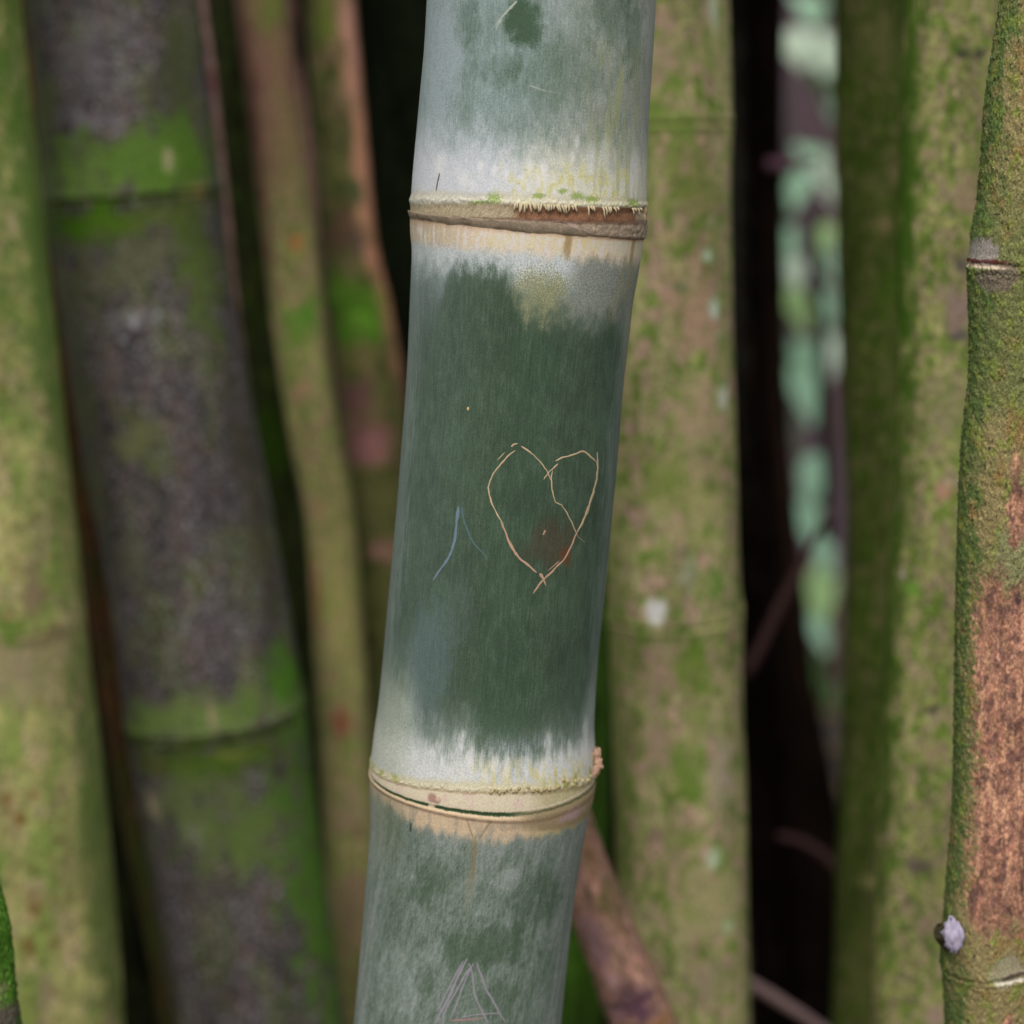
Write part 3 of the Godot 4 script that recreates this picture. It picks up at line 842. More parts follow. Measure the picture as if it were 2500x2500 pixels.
	var a := axis_of([[2562, 0, 114], [2523, 259, 114], [2504, 492, 115], [2488, 620, 117], [2484, 906, 115], [2466, 1100, 115], [2452, 1488, 115], [2445, 1941, 115], [2428, 2180, 116], [2421, 2320, 118], [2424, 2368, 116], [2425, 2500, 114]], 1.2)
	var o := culm("bamboo_culm", "sharp moss covered culm with bare orange patches at the right picture edge", a, [645, 2350], bark(s, 0.9, 0.05, 0.12, 0.85), 3.9, 260, "", 0.6, -1e9, s, 0.0010)
	# the lilac bud at its lower node
	var bp := at(2326, 2283, 1.17)
	var bud := part("bud", lump(Vector3(24, 42, 20) * unit(bp), 0.5, 3.0, 16), plain(Color(0.71, 0.68, 0.78), 0.7), o)
	bud.position += bp
	bud.rotation.z = 0.15
	bp = at(2308, 2287, 1.19)
	var sh := part("bud_sheath", lump(Vector3(22, 34, 20) * unit(bp), 0.6, 9.0, 14), plain(Color(0.24, 0.22, 0.15), 0.9), o)
	sh.position += bp
	sh.rotation.z = 0.5

	# mossy culm just entering at the lower left corner
	s = skin(384, 900, 84, rgb(72, 116, 34), [[rgb(52, 92, 20), 14, 16, 0.05, 0.2, 0.8, 0.5], [rgb(104, 142, 62), 8, 9, 0.25, 0.15, 0.7, 0.6]], [
		[80, 2470, 90, 46, rgb(92, 84, 76), 1.0, 0.6], [70, 2400, 40, 34, rgb(128, 122, 92), 0.7, 0.9], [60, 2490, 60, 30, rgb(76, 68, 66), 0.9, 0.5]], 40.0, 0.08)
	culm("bamboo_culm", "bright green mossy culm peeking in at the lower left corner", axis_of([[-118, 2000, 84], [-84, 2180, 84], [-63, 2260, 84], [-54, 2340, 84], [-46, 2430, 84], [-36, 2500, 84]], 1.2), [2560], bark(s, 0.9, 0.1, 0.2), 2.2, 180, "", 0.3, -1e9, s, 0.0015)


func twigs() -> void:
	var brown := plain(Color(0.29, 0.20, 0.20), 0.9)
	var grey := plain(Color(0.60, 0.50, 0.50), 0.85)
	for q in [
		["dark pinkish twig running diagonally across the foot of the gap", 2.25, [[1822, 1650, 13], [1900, 1490, 12], [1965, 1360, 10], [2030, 1240, 9]], brown],
		["pale thin twig slanting down at the bottom edge beside the pale culm", 2.0, [[1800, 2385, 15], [1880, 2428, 14], [1960, 2480, 13], [2050, 2540, 12]], grey],
		["short purplish twig stub poking level into the bright gap", 2.6, [[1872, 402, 17], [1930, 400, 13], [1990, 392, 9]], plain(Color(0.40, 0.28, 0.34), 0.85)],
		["thin dark vine hanging down through the bright gap", 3.4, [[1985, 500, 9], [1988, 640, 11], [2004, 820, 13], [2010, 1000, 13], [2024, 1180, 12], [2030, 1320, 12]], plain(Color(0.12, 0.15, 0.12), 0.8)],
		["faint brown curved twig low right of the dark gap", 2.2, [[1900, 2040, 9], [1960, 2055, 10], [2010, 2085, 10], [2050, 2130, 9]], brown],
	]:
		var ps := PackedVector3Array()
		var rs := PackedFloat32Array()
		var n: int = q[2].size()
		for i in (n - 1) * 4 + 1:
			var u := i / 4.0
			var j := mini(int(u), n - 2)
			var f := u - j
			var a: Array = q[2][j]
			var b: Array = q[2][j + 1]
			var p := at(lerpf(a[0], b[0], f) + 3.0 * nf.get_noise_1d(u * 1.3), lerpf(a[1], b[1], f), q[1])
			ps.append(p)
			rs.append(lerpf(a[2], b[2], f) * unit(p))
		var t := thing("twig", q[0], "twig", ps[0])
		part("stem", tube(ps, rs, 10), q[3], t)


# ---------------------------------------------------------------- the scratched culm

func main_dr(t: float, y: float) -> float:
	# relief of the two nodes, in photograph units
	var d := 0.9 * nf.get_noise_3d(sin(t), cos(t), y / 260.0)
	if y > 440.0 and y < 640.0:
		var x := sin(t)
		d += (2.6 + 2.6 * nf.get_noise_2d(t * 34.0, y / 12.0)) * exp(-pow((y - ridge_a(x) - 2.0 * nf.get_noise_1d(t * 9.0)) / 7.0, 2.0))
		var lip := lip_a(x) + 3.0 * nf.get_noise_1d(t * 5.0)
		d += (3.0 + 1.6 * nf.get_noise_2d(t * 10.0, y / 7.0)) * smoothstep(lip - 4.0, lip + 2.0, y) * (1.0 - smoothstep(base_a(x) - 3.0, base_a(x) + 8.0, y))
		d -= 4.0 * exp(-pow((y - 512.0) / 10.0, 2.0)) * smoothstep(-0.1, 0.3, x)
	elif y > 1790.0 and y < 2000.0:
		var x := sin(t)
		d += (1.4 + 2.6 * nf.get_noise_2d(t * 44.0, y / 6.0)) * exp(-pow((y - ridge_b(x) - 3.0 * nf.get_noise_1d(t * 7.0)) / 6.0, 2.0))
		d -= 1.3 * (1.0 - 0.75 * smoothstep(0.15, 0.45, x)) * exp(-pow((y - slit_b(x)) / 4.5, 2.0))
		d += 2.4 * (1.0 - 0.75 * smoothstep(0.15, 0.45, x)) * exp(-pow((y - slit_b(x) - 11.0) / 5.0, 2.0))
	return d


func ridge_a(x: float) -> float:
	return 486.0 + 11.0 * minf(x, 0.0) * minf(x, 0.0)


func lip_a(x: float) -> float:
	return 527.0 + 9.0 * minf(x, 0.0) * minf(x, 0.0)


func base_a(x: float) -> float:
	return 545.0 + 8.0 * x * x


func ridge_b(x: float) -> float:
	return 1843.0 + (29.0 if x < 0.0 else 20.0) * x * x


func slit_b(x: float) -> float:
	return 1897.0 + (8.0 if x < 0.0 else -22.0) * x * x


func main_at(t: float, y: float, out := 0.0) -> Vector3:
	var c := main_axis.place(y)
	var fr := frame_at(main_axis, y)
	return c + (fr[1] * sin(t) + fr[0] * cos(t)) * (main_axis.radius(y) + (main_dr(t, y) + out) * unit(c))


func spot(px: float, py: float) -> Vector2:
	# angle and height of a mark measured on the culm's front
	var y := py - 20.0
	var t := 0.0
	for i in 10:
		var c := main_axis.place(y)
		var u := unit(c)
		t = asin(clampf((px - seen(c).x) / (main_axis.radius(y) / u * 1.03), -0.995, 0.995))
		for k in 3:
			t = clampf(t + (px - seen(main_at(t, y)).x) / (maxf(0.25, cos(t)) * 275.0), -1.5, 1.5)
		y += py - seen(main_at(t, y)).y
	return Vector2(t, y)


func el(x: float, y: float, cx: float, cy: float, rx: float, ry: float, n: float) -> float:
	var a := (x - cx) / rx
	var b := (y - cy) / ry
	return 1.0 - smoothstep(0.45, 1.0, sqrt(a * a + b * b) + 0.45 * n)


func main_skin() -> Rind:
	var s := Rind.new()
	s.w = 1024
	s.h = 1500
	s.hw = 275.0
	s.top = -100.0
	s.tall = 2700.0
	var c := PackedVector3Array()
	var ht := PackedFloat32Array()
	c.resize(s.w * s.h)
	ht.resize(s.w * s.h)
	var half := s.w / 2
	var drops_a := [[-0.42, 405, 9, 22], [-0.3, 415, 8, 18], [-0.02, 408, 8, 26], [0.1, 412, 11, 30], [-0.07, 442, 10, 19], [0.08, 428, 14, 32], [0.36, 346, 8, 24], [0.33, 385, 7, 22], [0.48, 390, 16, 50], [0.6, 380, 15, 60], [-0.55, 440, 14, 24], [-0.48, 450, 10, 16], [-0.2, 425, 7, 18], [0.2, 462, 9, 20], [-0.75, 400, 16, 40], [0.86, 420, 14, 70]]
	var drops_b := [[-0.45, 1845, 8, 30], [-0.36, 1862, 7, 26], [-0.12, 1840, 12, 34], [-0.02, 1852, 9, 30], [0.1, 1860, 14, 34], [0.2, 1870, 12, 40], [0.37, 1868, 9, 34], [0.56, 1820, 12, 50], [0.68, 1840, 8, 30], [0.5, 1880, 8, 24], [-0.2, 1810, 10, 30], [0.75, 1830, 7, 30], [0.9, 1800, 10, 60], [0.02, 1890, 10, 30]]
	for r in s.h:
		var ya := s.top + (r + 0.5) / s.h * s.tall
		var p0 := seen(main_at(0.0, ya)).y
		var pl := seen(main_at(-PI / 2, ya)).y
		var pr := seen(main_at(PI / 2, ya)).y
		var pm := (pl + pr) / 2.0
		for k in half:
			var t := ((k + 0.5) / half - 0.5) * PI
			var x := sin(t)
			var a := t * 275.0
			var y := pm + (p0 - pm) * cos(t) + (pr - pl) / 2.0 * x
			var nc := nb.get_noise_2d(a / 150.0, ya / 240.0)
			var nm := nb.get_noise_2d(a / 38.0 + 7.0, ya / 70.0)
			var st := nf.get_noise_2d(a / 2.6, ya / 34.0)
			var st2 := nf.get_noise_2d(a / 7.0 + 30.0, ya / 120.0)
			var gr := nf.get_noise_2d(a / 3.2 + 50.0, ya / 3.6)
			var gr2 := nf.get_noise_2d(a / 1.9 + 90.0, ya / 5.5)
			var v: Vector3
			var e := 0.10 * st + 0.10 * gr
			var ra := ridge_a(x)
			var lip := lip_a(x)
			var ba := base_a(x) + 4.0
			var rb := ridge_b(x)
			var sb := slit_b(x)
			if ya < lip - 12.0:
				# upper internode, thick bloom
				var b := 0.74 + 0.2 * nc + 0.14 * st + 0.07 * st2 + 0.17 * gr + 0.1 * gr2 + 0.1 * nm
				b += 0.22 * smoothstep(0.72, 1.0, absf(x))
				b -= 0.95 * el(x, y, -0.17, 45, 0.18, 66, 0.6 * nm + 0.4 * gr) + 0.7 * el(x, y, -0.08, 85, 0.16, 42, 0.6 * nm + 0.4 * gr)
				b -= 0.3 * el(x, y, -0.62, 60, 0.13, 90, nm) + 0.2 * el(x, y, 0.2, 180, 0.6, 110, 0.6 * nm + 0.4 * gr) + 0.3 * el(x, y, 0.56, 30, 0.2, 100, 0.6 * nm + 0.4 * gr) + 0.28 * el(x, y, 0.8, 90, 0.12, 130, nm) + 0.2 * el(x, y, -0.3, 170, 0.25, 60, nm)
				b += 0.3 * el(x, y, -0.78, 150, 0.2, 200, nm)
				var w := smoothstep(265.0, 450.0, y + 34.0 * nm + 10.0 * st - 30.0 * x)
				b = clampf(lerpf(b, 0.97 + 0.1 * gr, w), 0.0, 1.0)
				var bl := rgb(142, 156, 161).lerp(rgb(152, 157, 154), smoothstep(-0.2, 0.5, x))
				bl = bl.lerp(rgb(196, 199, 209).lerp(rgb(206, 204, 192), smoothstep(-0.35, 0.2, x)), w)
				v = rgb(62, 84, 66).lerp(bl, b)
				var gy := smoothstep(0.05, 0.4, nf.get_noise_2d(a / 17.0 + 300.0, ya / 260.0) + 0.3 * st2 + 0.2 * gr) * smoothstep(0.35, 0.6, x) * (1.0 - smoothstep(0.86, 0.95, x)) * smoothstep(60, 180, y)
				v = v.lerp(rgb(146, 152, 106), gy * 0.5)
				# algae stain and pale drops near the node
				var al := smoothstep(-0.05, 0.3, nm + 0.5 * nf.get_noise_2d(a / 22.0, ya / 46.0)) * smoothstep(372, 440, y + 40.0 * nc) * smoothstep(-0.45, 0.0, x) * (1.0 - smoothstep(0.82, 0.92, x))
				v = v.lerp(rgb(190, 186, 128), al * 0.7)
				v = v.lerp(rgb(132, 148, 72), smoothstep(0.5, 0.68, nb.get_noise_2d(a / 9.0 + 60.0, ya / 12.0)) * al * 0.9)
				for q in drops_a:
					if absf(y - q[1]) < q[3] * 1.2:
						var dd: float = Vector2((x - q[0]) * 275.0 / q[2], (y - q[1]) / q[3]).length() + 0.25 * nm
						v = v.lerp(rgb(220, 220, 228), (1.0 - smoothstep(0.3, 1.15, dd + 0.3 * st)) * 0.42)
				var low := smoothstep(-30.0, -10.0, ya - ra + 8.0 * nm)
				v = v.lerp(rgb(184, 179, 158) * (1.0 + 0.12 * gr + 0.1 * nm), low * 0.7)
				for q in [[-0.28, 486, 0.07, 20], [0.07, 478, 0.06, 9], [0.38, 478, 0.06, 10], [0.5, 486, 0.08, 10], [0.85, 496, 0.06, 12], [-0.4, 496, 0.1, 8], [0.26, 466, 0.05, 7]]:
					v = v.lerp(rgb(112, 140, 56) * (1.0 + 0.25 * gr), el(x, y, q[0], q[1], q[2], q[3], 0.8 * nm + 0.9 * gr + 0.4 * gr2) * 0.65)
				# dark nick on the left
				v = v.lerp(rgb(62, 52, 44), (1.0 - smoothstep(1.2, 2.6, absf(a + 236.0 + (ya - 440.0) * 0.18 + nm * 3.0))) * smoothstep(420, 428, y) * (1.0 - smoothstep(462, 470, y)))
				# greyish scar band under the ridge
				var band := smoothstep(3.0, 9.0, ya - ra + 2.0 * gr)
				var bc := rgb(158, 146, 122).lerp(rgb(128, 94, 72), smoothstep(-0.25, 0.0, x + 0.15 * nm) * (1.0 - smoothstep(0.86, 0.92, x)))
				v = v.lerp(bc * (1.0 + 0.16 * nf.get_noise_2d((a + ya) / 5.0, (ya - a) / 30.0) + 0.1 * gr), band)
				e += 0.3 * smoothstep(462, 490, ya) * gr
			elif ya < ba:
				var up := 1.0 - smoothstep(-3.0, 3.0, ya - lip + 3.0 * nm)
				var bc := rgb(158, 146, 122).lerp(rgb(122, 86, 64), smoothstep(-0.25, 0.0, x + 0.15 * nm) * (1.0 - smoothstep(0.86, 0.92, x)))
				v = rgb(152, 136, 120).lerp(rgb(182, 158, 156), el(x, y, 0.1, 548, 0.34, 34, nm))
				v = v.lerp(bc, up)
				v *= 1.0 + 0.16 * nf.get_noise_2d((a + ya) / 5.0, (ya - a) / 30.0) + 0.14 * gr + 0.08 * st
				v = v.lerp(rgb(74, 56, 44), (1.0 - smoothstep(2.0, 5.0, absf(ya - lip + 1.0 - 3.0 * nm))) * 0.6)
				v = v.lerp(rgb(88, 70, 58), smoothstep(-8.0, -2.0, ya - ba + 3.0 * nm) * 0.45)
				e += 0.4 * gr + 0.3 * nm
			elif ya < sb - 9.0:
				# middle internode: cream collar, wax, then bare dark green
				var d := ya - ba
				v = rgb(63, 80, 65)
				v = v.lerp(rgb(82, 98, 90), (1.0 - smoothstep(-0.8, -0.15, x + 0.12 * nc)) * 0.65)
				v = v.lerp(rgb(56, 77, 60), el(x, 0.0, 0.1, 0.0, 0.3, 1.0, nm) * 0.5)
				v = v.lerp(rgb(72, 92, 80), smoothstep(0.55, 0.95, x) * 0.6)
				v *= 1.0 + 0.06 * st + 0.08 * st2 + 0.08 * gr + 0.06 * gr2 + 0.1 * nc + 0.06 * nm
				v = v.lerp(rgb(116, 128, 122), smoothstep(0.5, 0.75, nf.get_noise_2d(a / 3.0 + 700.0, ya / 60.0) + 0.25 * nc) * 0.16)
				v = v.lerp(rgb(112, 126, 122), smoothstep(0.1, 0.5, nm + 0.6 * gr - 0.2) * 0.14)
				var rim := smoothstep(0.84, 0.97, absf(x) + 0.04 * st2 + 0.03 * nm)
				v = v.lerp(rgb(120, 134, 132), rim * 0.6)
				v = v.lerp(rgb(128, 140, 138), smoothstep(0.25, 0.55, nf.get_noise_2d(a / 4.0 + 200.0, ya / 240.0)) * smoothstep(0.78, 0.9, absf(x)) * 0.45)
				# wax that thins out downwards
				var bd := 104.0 + 26.0 * el(x, 0.0, 0.0, 0.0, 0.5, 1.0, 0.0) + 75.0 * smoothstep(-0.12, 0.06, x) + 26.0 * smoothstep(0.36, 0.5, x) - 20.0 * smoothstep(0.68, 0.8, x) + 60.0 * smoothstep(-0.55, -0.75, x) + 150.0 * smoothstep(0.9, 0.99, x) - 30.0 * el(x, 0.0, -0.27, 0.0, 0.15, 1.0, 0.0)
				var soft := 40.0 + 170.0 * smoothstep(-0.6, -0.9, x) + 90.0 * smoothstep(0.8, 0.95, x)
				var wx := 1.0 - smoothstep(bd - soft * 0.9, bd + soft, d + 42.0 * nm + 18.0 * st + 34.0 * gr + 22.0 * gr2)
				var wc := rgb(196, 202, 208).lerp(rgb(124, 136, 142), smoothstep(75.0, 170.0, d + 20.0 * nm))
				wc = wc.lerp(rgb(138, 142, 138), smoothstep(0.3, 0.5, x))
				wc = wc.lerp(rgb(142, 142, 104), el(x, d, 0.15, 160.0, 0.32, 95.0, 0.8 * nm + 0.8 * gr + 0.3 * gr2) * 0.8)
				wc = wc.lerp(rgb(150, 146, 112), smoothstep(0.05, 0.4, nf.get_noise_2d(a / 12.0, ya / 200.0)) * smoothstep(0.7, 0.8, x) * 0.7)
				v = v.lerp(wc * (1.0 + 0.12 * gr + 0.1 * gr2 + 0.06 * st), clampf(wx * (0.92 + 0.35 * gr * smoothstep(60.0, 140.0, d)), 0.0, 1.0))
				var cr := 1.0 - smoothstep(36.0, 72.0, d + 16.0 * nm + 8.0 * st - 8.0 * x)
				var cc := rgb(186, 174, 156).lerp(rgb(220, 200, 176), smoothstep(-0.85, -0.2, x))
				cc = cc.lerp(rgb(214, 192, 150), smoothstep(0.1, 0.4, nm) * 0.7).lerp(rgb(222, 206, 204), smoothstep(0.15, 0.45, nf.get_noise_2d(a / 15.0 + 80.0, ya / 90.0)) * 0.7)
				cc = cc.lerp(rgb(152, 130, 92), (1.0 - smoothstep(5.0, 11.0, absf(a - 92.0 + 4.0 * nm))) * 0.8 + (1.0 - smoothstep(6.0, 13.0, absf(a - 300.0))) * 0.7)
				v = v.lerp(cc * (1.0 + 0.05 * gr), cr)
				v = v.lerp(rgb(172, 140, 112), (1.0 - smoothstep(0.0, 16.0, d + 4.0 * nm)) * 0.6)
				# bluish smear low on the left, reddish bruise in the heart
				v = v.lerp(rgb(106, 122, 138), el(x, y, -0.56, 1620, 0.28, 190, nm * 0.6 + 0.3 * gr) * 0.36)
				v = v.lerp(rgb(98, 112, 116), el(x, y, -0.35, 1500, 0.2, 120, nm) * 0.2)
				v = v.lerp(rgb(84, 62, 50), el(x, y, 0.42, 1325, 0.3, 70, nm) * 0.4)
				v = v.lerp(rgb(112, 58, 36), el(x, y, 0.57, 1358, 0.09, 28, nm) * 0.5)
				v = v.lerp(rgb(120, 130, 132), smoothstep(0.62, 0.72, nb.get_noise_2d(a / 14.0 + 500.0, ya / 20.0)) * 0.5)
				# wax above the lower node, jagged upper edge
				var h := rb - ya
				var lim := 150.0 + 95.0 * (1.0 - smoothstep(-0.75, -0.5, x)) + 14.0 * smoothstep(0.2, 0.0, absf(x + 0.2)) + 130.0 * smoothstep(0.8, 1.0, x) - 36.0 * el(x, 0.0, 0.2, 0.0, 0.4, 1.0, 0.0)
				var w2 := 1.0 - smoothstep(lim - 105.0, lim + 60.0, h + 26.0 * st + 22.0 * st2 + 34.0 * nm + 40.0 * gr + 30.0 * gr2)
				var c2 := rgb(150, 160, 158).lerp(rgb(204, 206, 208), 1.0 - smoothstep(60.0, 130.0, h + 22.0 * nm + 8.0 * st))
				c2 = c2.lerp(rgb(190, 196, 214), el(x, h, 0.3, 110.0, 0.3, 40.0, nm) * 0.6)
				c2 = c2.lerp(rgb(164, 172, 152), (1.0 - smoothstep(-0.8, -0.55, x)) * 0.5)
				v = v.lerp(c2 * (1.0 + 0.08 * gr + 0.06 * gr2 + 0.04 * st), clampf(w2 * (0.94 + 0.3 * gr * smoothstep(60.0, 130.0, h)), 0.0, 1.0))
				var ya2 := smoothstep(-0.1, 0.25, nf.get_noise_2d(a / 17.0 + 33.0, ya / 70.0) + 0.6 * nm) * (1.0 - smoothstep(30.0, 90.0, h)) * smoothstep(-0.3, 0.1, x)
				v = v.lerp(rgb(198, 188, 142), ya2 * 0.7)
				for q in drops_b:
					if absf(y - q[1]) < q[3] * 1.2:
						var dd: float = Vector2((x - q[0]) * 275.0 / q[2], (y - q[1]) / q[3]).length() + 0.25 * nm
						v = v.lerp(rgb(222, 220, 226), (1.0 - smoothstep(0.3, 1.15, dd + 0.3 * st)) * 0.42)
				v = v.lerp(rgb(190, 182, 154) * (1.0 + 0.1 * gr), (1.0 - smoothstep(6.0, 26.0, h + 8.0 * nm)) * 0.85)
				v = v.lerp(rgb(146, 148, 84), smoothstep(-0.1, 0.3, nm) * (1.0 - smoothstep(10.0, 44.0, h)) * smoothstep(0.4, 0.7, x) * 0.8 + smoothstep(-0.1, 0.3, nm) * (1.0 - smoothstep(4.0, 20.0, absf(h - 6.0))) * (1.0 - smoothstep(-0.8, -0.5, x)) * 0.7)
				# below the bead line: tan scar
				var sc := smoothstep(2.0, 8.0, ya - rb + 3.0 * gr)
				v = v.lerp(rgb(204, 192, 170).lerp(rgb(202, 180, 170), smoothstep(0.1, 0.5, nm)).lerp(rgb(172, 166, 124), smoothstep(0.35, 0.6, x) * 0.7) * (1.0 + 0.06 * gr), sc)
				v = v.lerp(rgb(150, 128, 92), (1.0 - smoothstep(2.0, 5.0, absf(ya - rb - 7.0 - 3.0 * nm))) * 0.6 * smoothstep(-0.2, 0.5, gr + 0.4))
				v = v.lerp(rgb(150, 112, 104), el(x, ya, -0.42, sb - 18.0, 0.05, 18, nm) * 0.8)
				e += 0.5 * gr * (1.0 - smoothstep(0.0, 30.0, absf(ya - rb)))
			else:
				# lower node scar and lower internode
				var d := ya - sb - 8.0
				var slit := (1.0 - smoothstep(3.2, 5.2, absf(ya - sb + 1.5 * gr + 2.0 * nm))) * (1.0 - smoothstep(0.2, 0.45, x)) * smoothstep(-1.0, -0.9, x)
				slit = maxf(slit, (1.0 - smoothstep(1.2, 3.0, absf(ya - sb + 2.5 * nm))) * 0.55)
				slit *= 1.0 - el(x, ya, -0.42, sb, 0.045, 14, nm)
				var b := 0.58 + 0.3 * nb.get_noise_2d((a + ya * 0.25) / 34.0, (ya - a * 0.25) / 190.0) + 0.18 * nc + 0.16 * st + 0.12 * st2 + 0.2 * gr + 0.12 * gr2
				b += 0.2 * nf.get_noise_2d((a * 0.8 + ya * 0.35) / 5.0, (ya - a * 0.4) / 26.0)
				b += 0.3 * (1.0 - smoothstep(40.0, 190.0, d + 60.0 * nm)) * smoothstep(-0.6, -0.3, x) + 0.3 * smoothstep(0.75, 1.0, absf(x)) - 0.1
				b -= 0.4 * el(x, y, 0.12, 2310, 0.62, 70, nm) + 0.3 * el(x, y, -0.4, 2150, 0.2, 90, nm) + 0.3 * el(x, y, 0.6, 2200, 0.3, 90, nm) + 0.25 * el(x, y, 0.35, 2440, 0.25, 70, nm) + 0.3 * el(x, y, -0.35, 2390, 0.14, 50, nm)
				b += 0.35 * el(x, y, 0.28, 2150, 0.16, 40, nm) + 0.3 * el(x, y, -0.25, 2320, 0.12, 40, nm) + 0.2 * el(x, y, -0.6, 2400, 0.3, 120, nm)
				b = clampf(b, 0.0, 1.0)
				v = rgb(72, 90, 74).lerp(rgb(142, 150, 149), b)
				v = v.lerp(rgb(128, 116, 86), (1.0 - smoothstep(3.0, 15.0, absf(a + 6.0 + 9.0 * nm + 5.0 * st2))) * smoothstep(0.0, 60.0, d) * (1.0 - smoothstep(90.0, 260.0, d)) * (0.6 + 0.5 * gr))
				v = v.lerp(rgb(132, 134, 108), (1.0 - smoothstep(-0.9, -0.5, x)) * (1.0 - smoothstep(30.0, 240.0, d)) * 0.4)
				var pe := 1.0 - smoothstep(38.0, 66.0, d + 16.0 * nm + 12.0 * st + 26.0 * (1.0 - smoothstep(-0.75, -0.45, x)))
				var pc := rgb(200, 178, 152).lerp(rgb(176, 160, 140), smoothstep(0.0, 0.4, nm)).lerp(rgb(196, 178, 128), smoothstep(0.3, 0.7, x))
				pc = pc.lerp(rgb(166, 152, 128), (1.0 - smoothstep(-0.9, -0.4, x)) * 0.8)
				v = v.lerp(pc * (1.0 + 0.07 * gr + 0.05 * st), pe)
				v = v.lerp(rgb(146, 130, 104) * (1.0 + 0.1 * gr), smoothstep(0.2, 0.45, x) * (1.0 - smoothstep(12.0, 34.0, d + 6.0 * nm - 26.0 * smoothstep(0.3, 0.8, x))) * 0.85)
				v = v.lerp(rgb(176, 150, 158), el(x, d, 0.78, 18.0, 0.16, 16.0, nm) * 0.7)
				# knob lines in the middle
				v = v.lerp(rgb(112, 94, 62), ((1.0 - smoothstep(1.6, 3.6, absf(a - 4.0 + d * 0.5 - 26.0 + 3.0 * nm))) + (1.0 - smoothstep(1.6, 3.6, absf(a + 4.0 - d * 0.45 + 32.0 + 3.0 * nm)))) * (1.0 - smoothstep(46.0, 60.0, d)) * (0.4 + 0.5 * gr) * smoothstep(4.0, 10.0, d))
				v = v.lerp(rgb(58, 62, 56), (1.0 - smoothstep(1.5, 3.5, absf(a + 173.0 + 1.5 * nm))) * smoothstep(44.0, 48.0, d) * (1.0 - smoothstep(62.0, 68.0, d)))
				var rimc := 1.0 - smoothstep(3.0, 6.5, absf(ya - sb - 10.0 + 1.5 * nm))
				v = v.lerp(rgb(216, 186, 156) * (1.0 + 0.08 * gr), rimc * 0.85 * (1.0 - smoothstep(0.25, 0.5, x)))
				v = v.lerp(rgb(116, 92, 74), (1.0 - smoothstep(2.0, 5.0, absf(ya - sb - 18.0 + 2.0 * nm))) * 0.4)
				var sc := 1.0 - smoothstep(-6.0, -3.0, ya - sb + 1.5 * gr)
				v = v.lerp(rgb(204, 192, 170) * (1.0 + 0.06 * gr), sc)
				v = v.lerp(rgb(44, 66, 40), slit)
				e += 0.1 * nb.get_noise_2d(a / 20.0, ya / 20.0)
			v *= 1.0 + rng.randf_range(-0.07, 0.07) + 0.05 * gr2
			var i := r * s.w + half / 2 + k
			c[i] = v
			ht[i] = e
		# the hidden back repeats the front, mirrored
		for k in half / 2:
			c[r * s.w + k] = c[r * s.w + half - 1 - k]
			ht[r * s.w + k] = ht[r * s.w + half - 1 - k]
			c[r * s.w + s.w - 1 - k] = c[r * s.w + half + k]
			ht[r * s.w + s.w - 1 - k] = ht[r * s.w + half + k]
	s.c = c
	s.ht = ht
	return s


func ribbon(lines: Array, proud := 0.45) -> ArrayMesh:
	# scratches: each line is [width, taper, x, y, x, y ...]; the raised burr follows the culm's skin
	var st := SurfaceTool.new()
	st.begin(Mesh.PRIMITIVE_TRIANGLES)
	for l in lines:
		var pts := []
		var i := 2
		while i < l.size():
			pts.append(Vector2(l[i], l[i + 1]))
			i += 2
		var fine := []
		for j in pts.size() - 1:
			var a: Vector2 = pts[maxi(j - 1, 0)]
			var b: Vector2 = pts[j]
			var c: Vector2 = pts[j + 1]
			var d: Vector2 = pts[mini(j + 2, pts.size() - 1)]
			var n := maxi(2, int(b.distance_to(c) / 7.0))
			for k in n:
				fine.append(b.cubic_interpolate(c, a, d, float(k) / n))
		fine.append(pts[-1])
		var rows := []
		for j in fine.size():
			var dir: Vector2 = (fine[mini(j + 1, fine.size() - 1)] - fine[maxi(j - 1, 0)]).normalized()
			var side := Vector2(-dir.y, dir.x)
			var f := float(j) / maxi(1, fine.size() - 1)
			var w: float = l[0] * 0.42 * (1.0 + 0.45 * nf.get_noise_2d(j * 0.35, l[2] * 0.1)) * lerpf(1.0, 1.0 - l[1], f) * minf(1.0, 0.35 + minf(f, 1.0 - f) * 9.0)
			var p: Vector2 = fine[j] + side * 1.0 * nf.get_noise_2d(j * 0.5, 40.0 + l[3] * 0.1)
			var row := []
			for q in [[-1.0, -0.1], [-0.35, proud], [0.35, proud], [1.0, -0.1]]:
				var s := spot(p.x + side.x * w * q[0], p.y + side.y * w * q[0])
				row.append(main_at(s.x, s.y, q[1] + 0.25))
			rows.append(row)
		for j in rows.size() - 1:
			for k in 3:
				for p in [rows[j][k], rows[j][k + 1], rows[j + 1][k], rows[j][k + 1], rows[j + 1][k + 1], rows[j + 1][k]]:
					st.add_vertex(p)
	st.index()
	st.generate_normals()
	return st.commit()


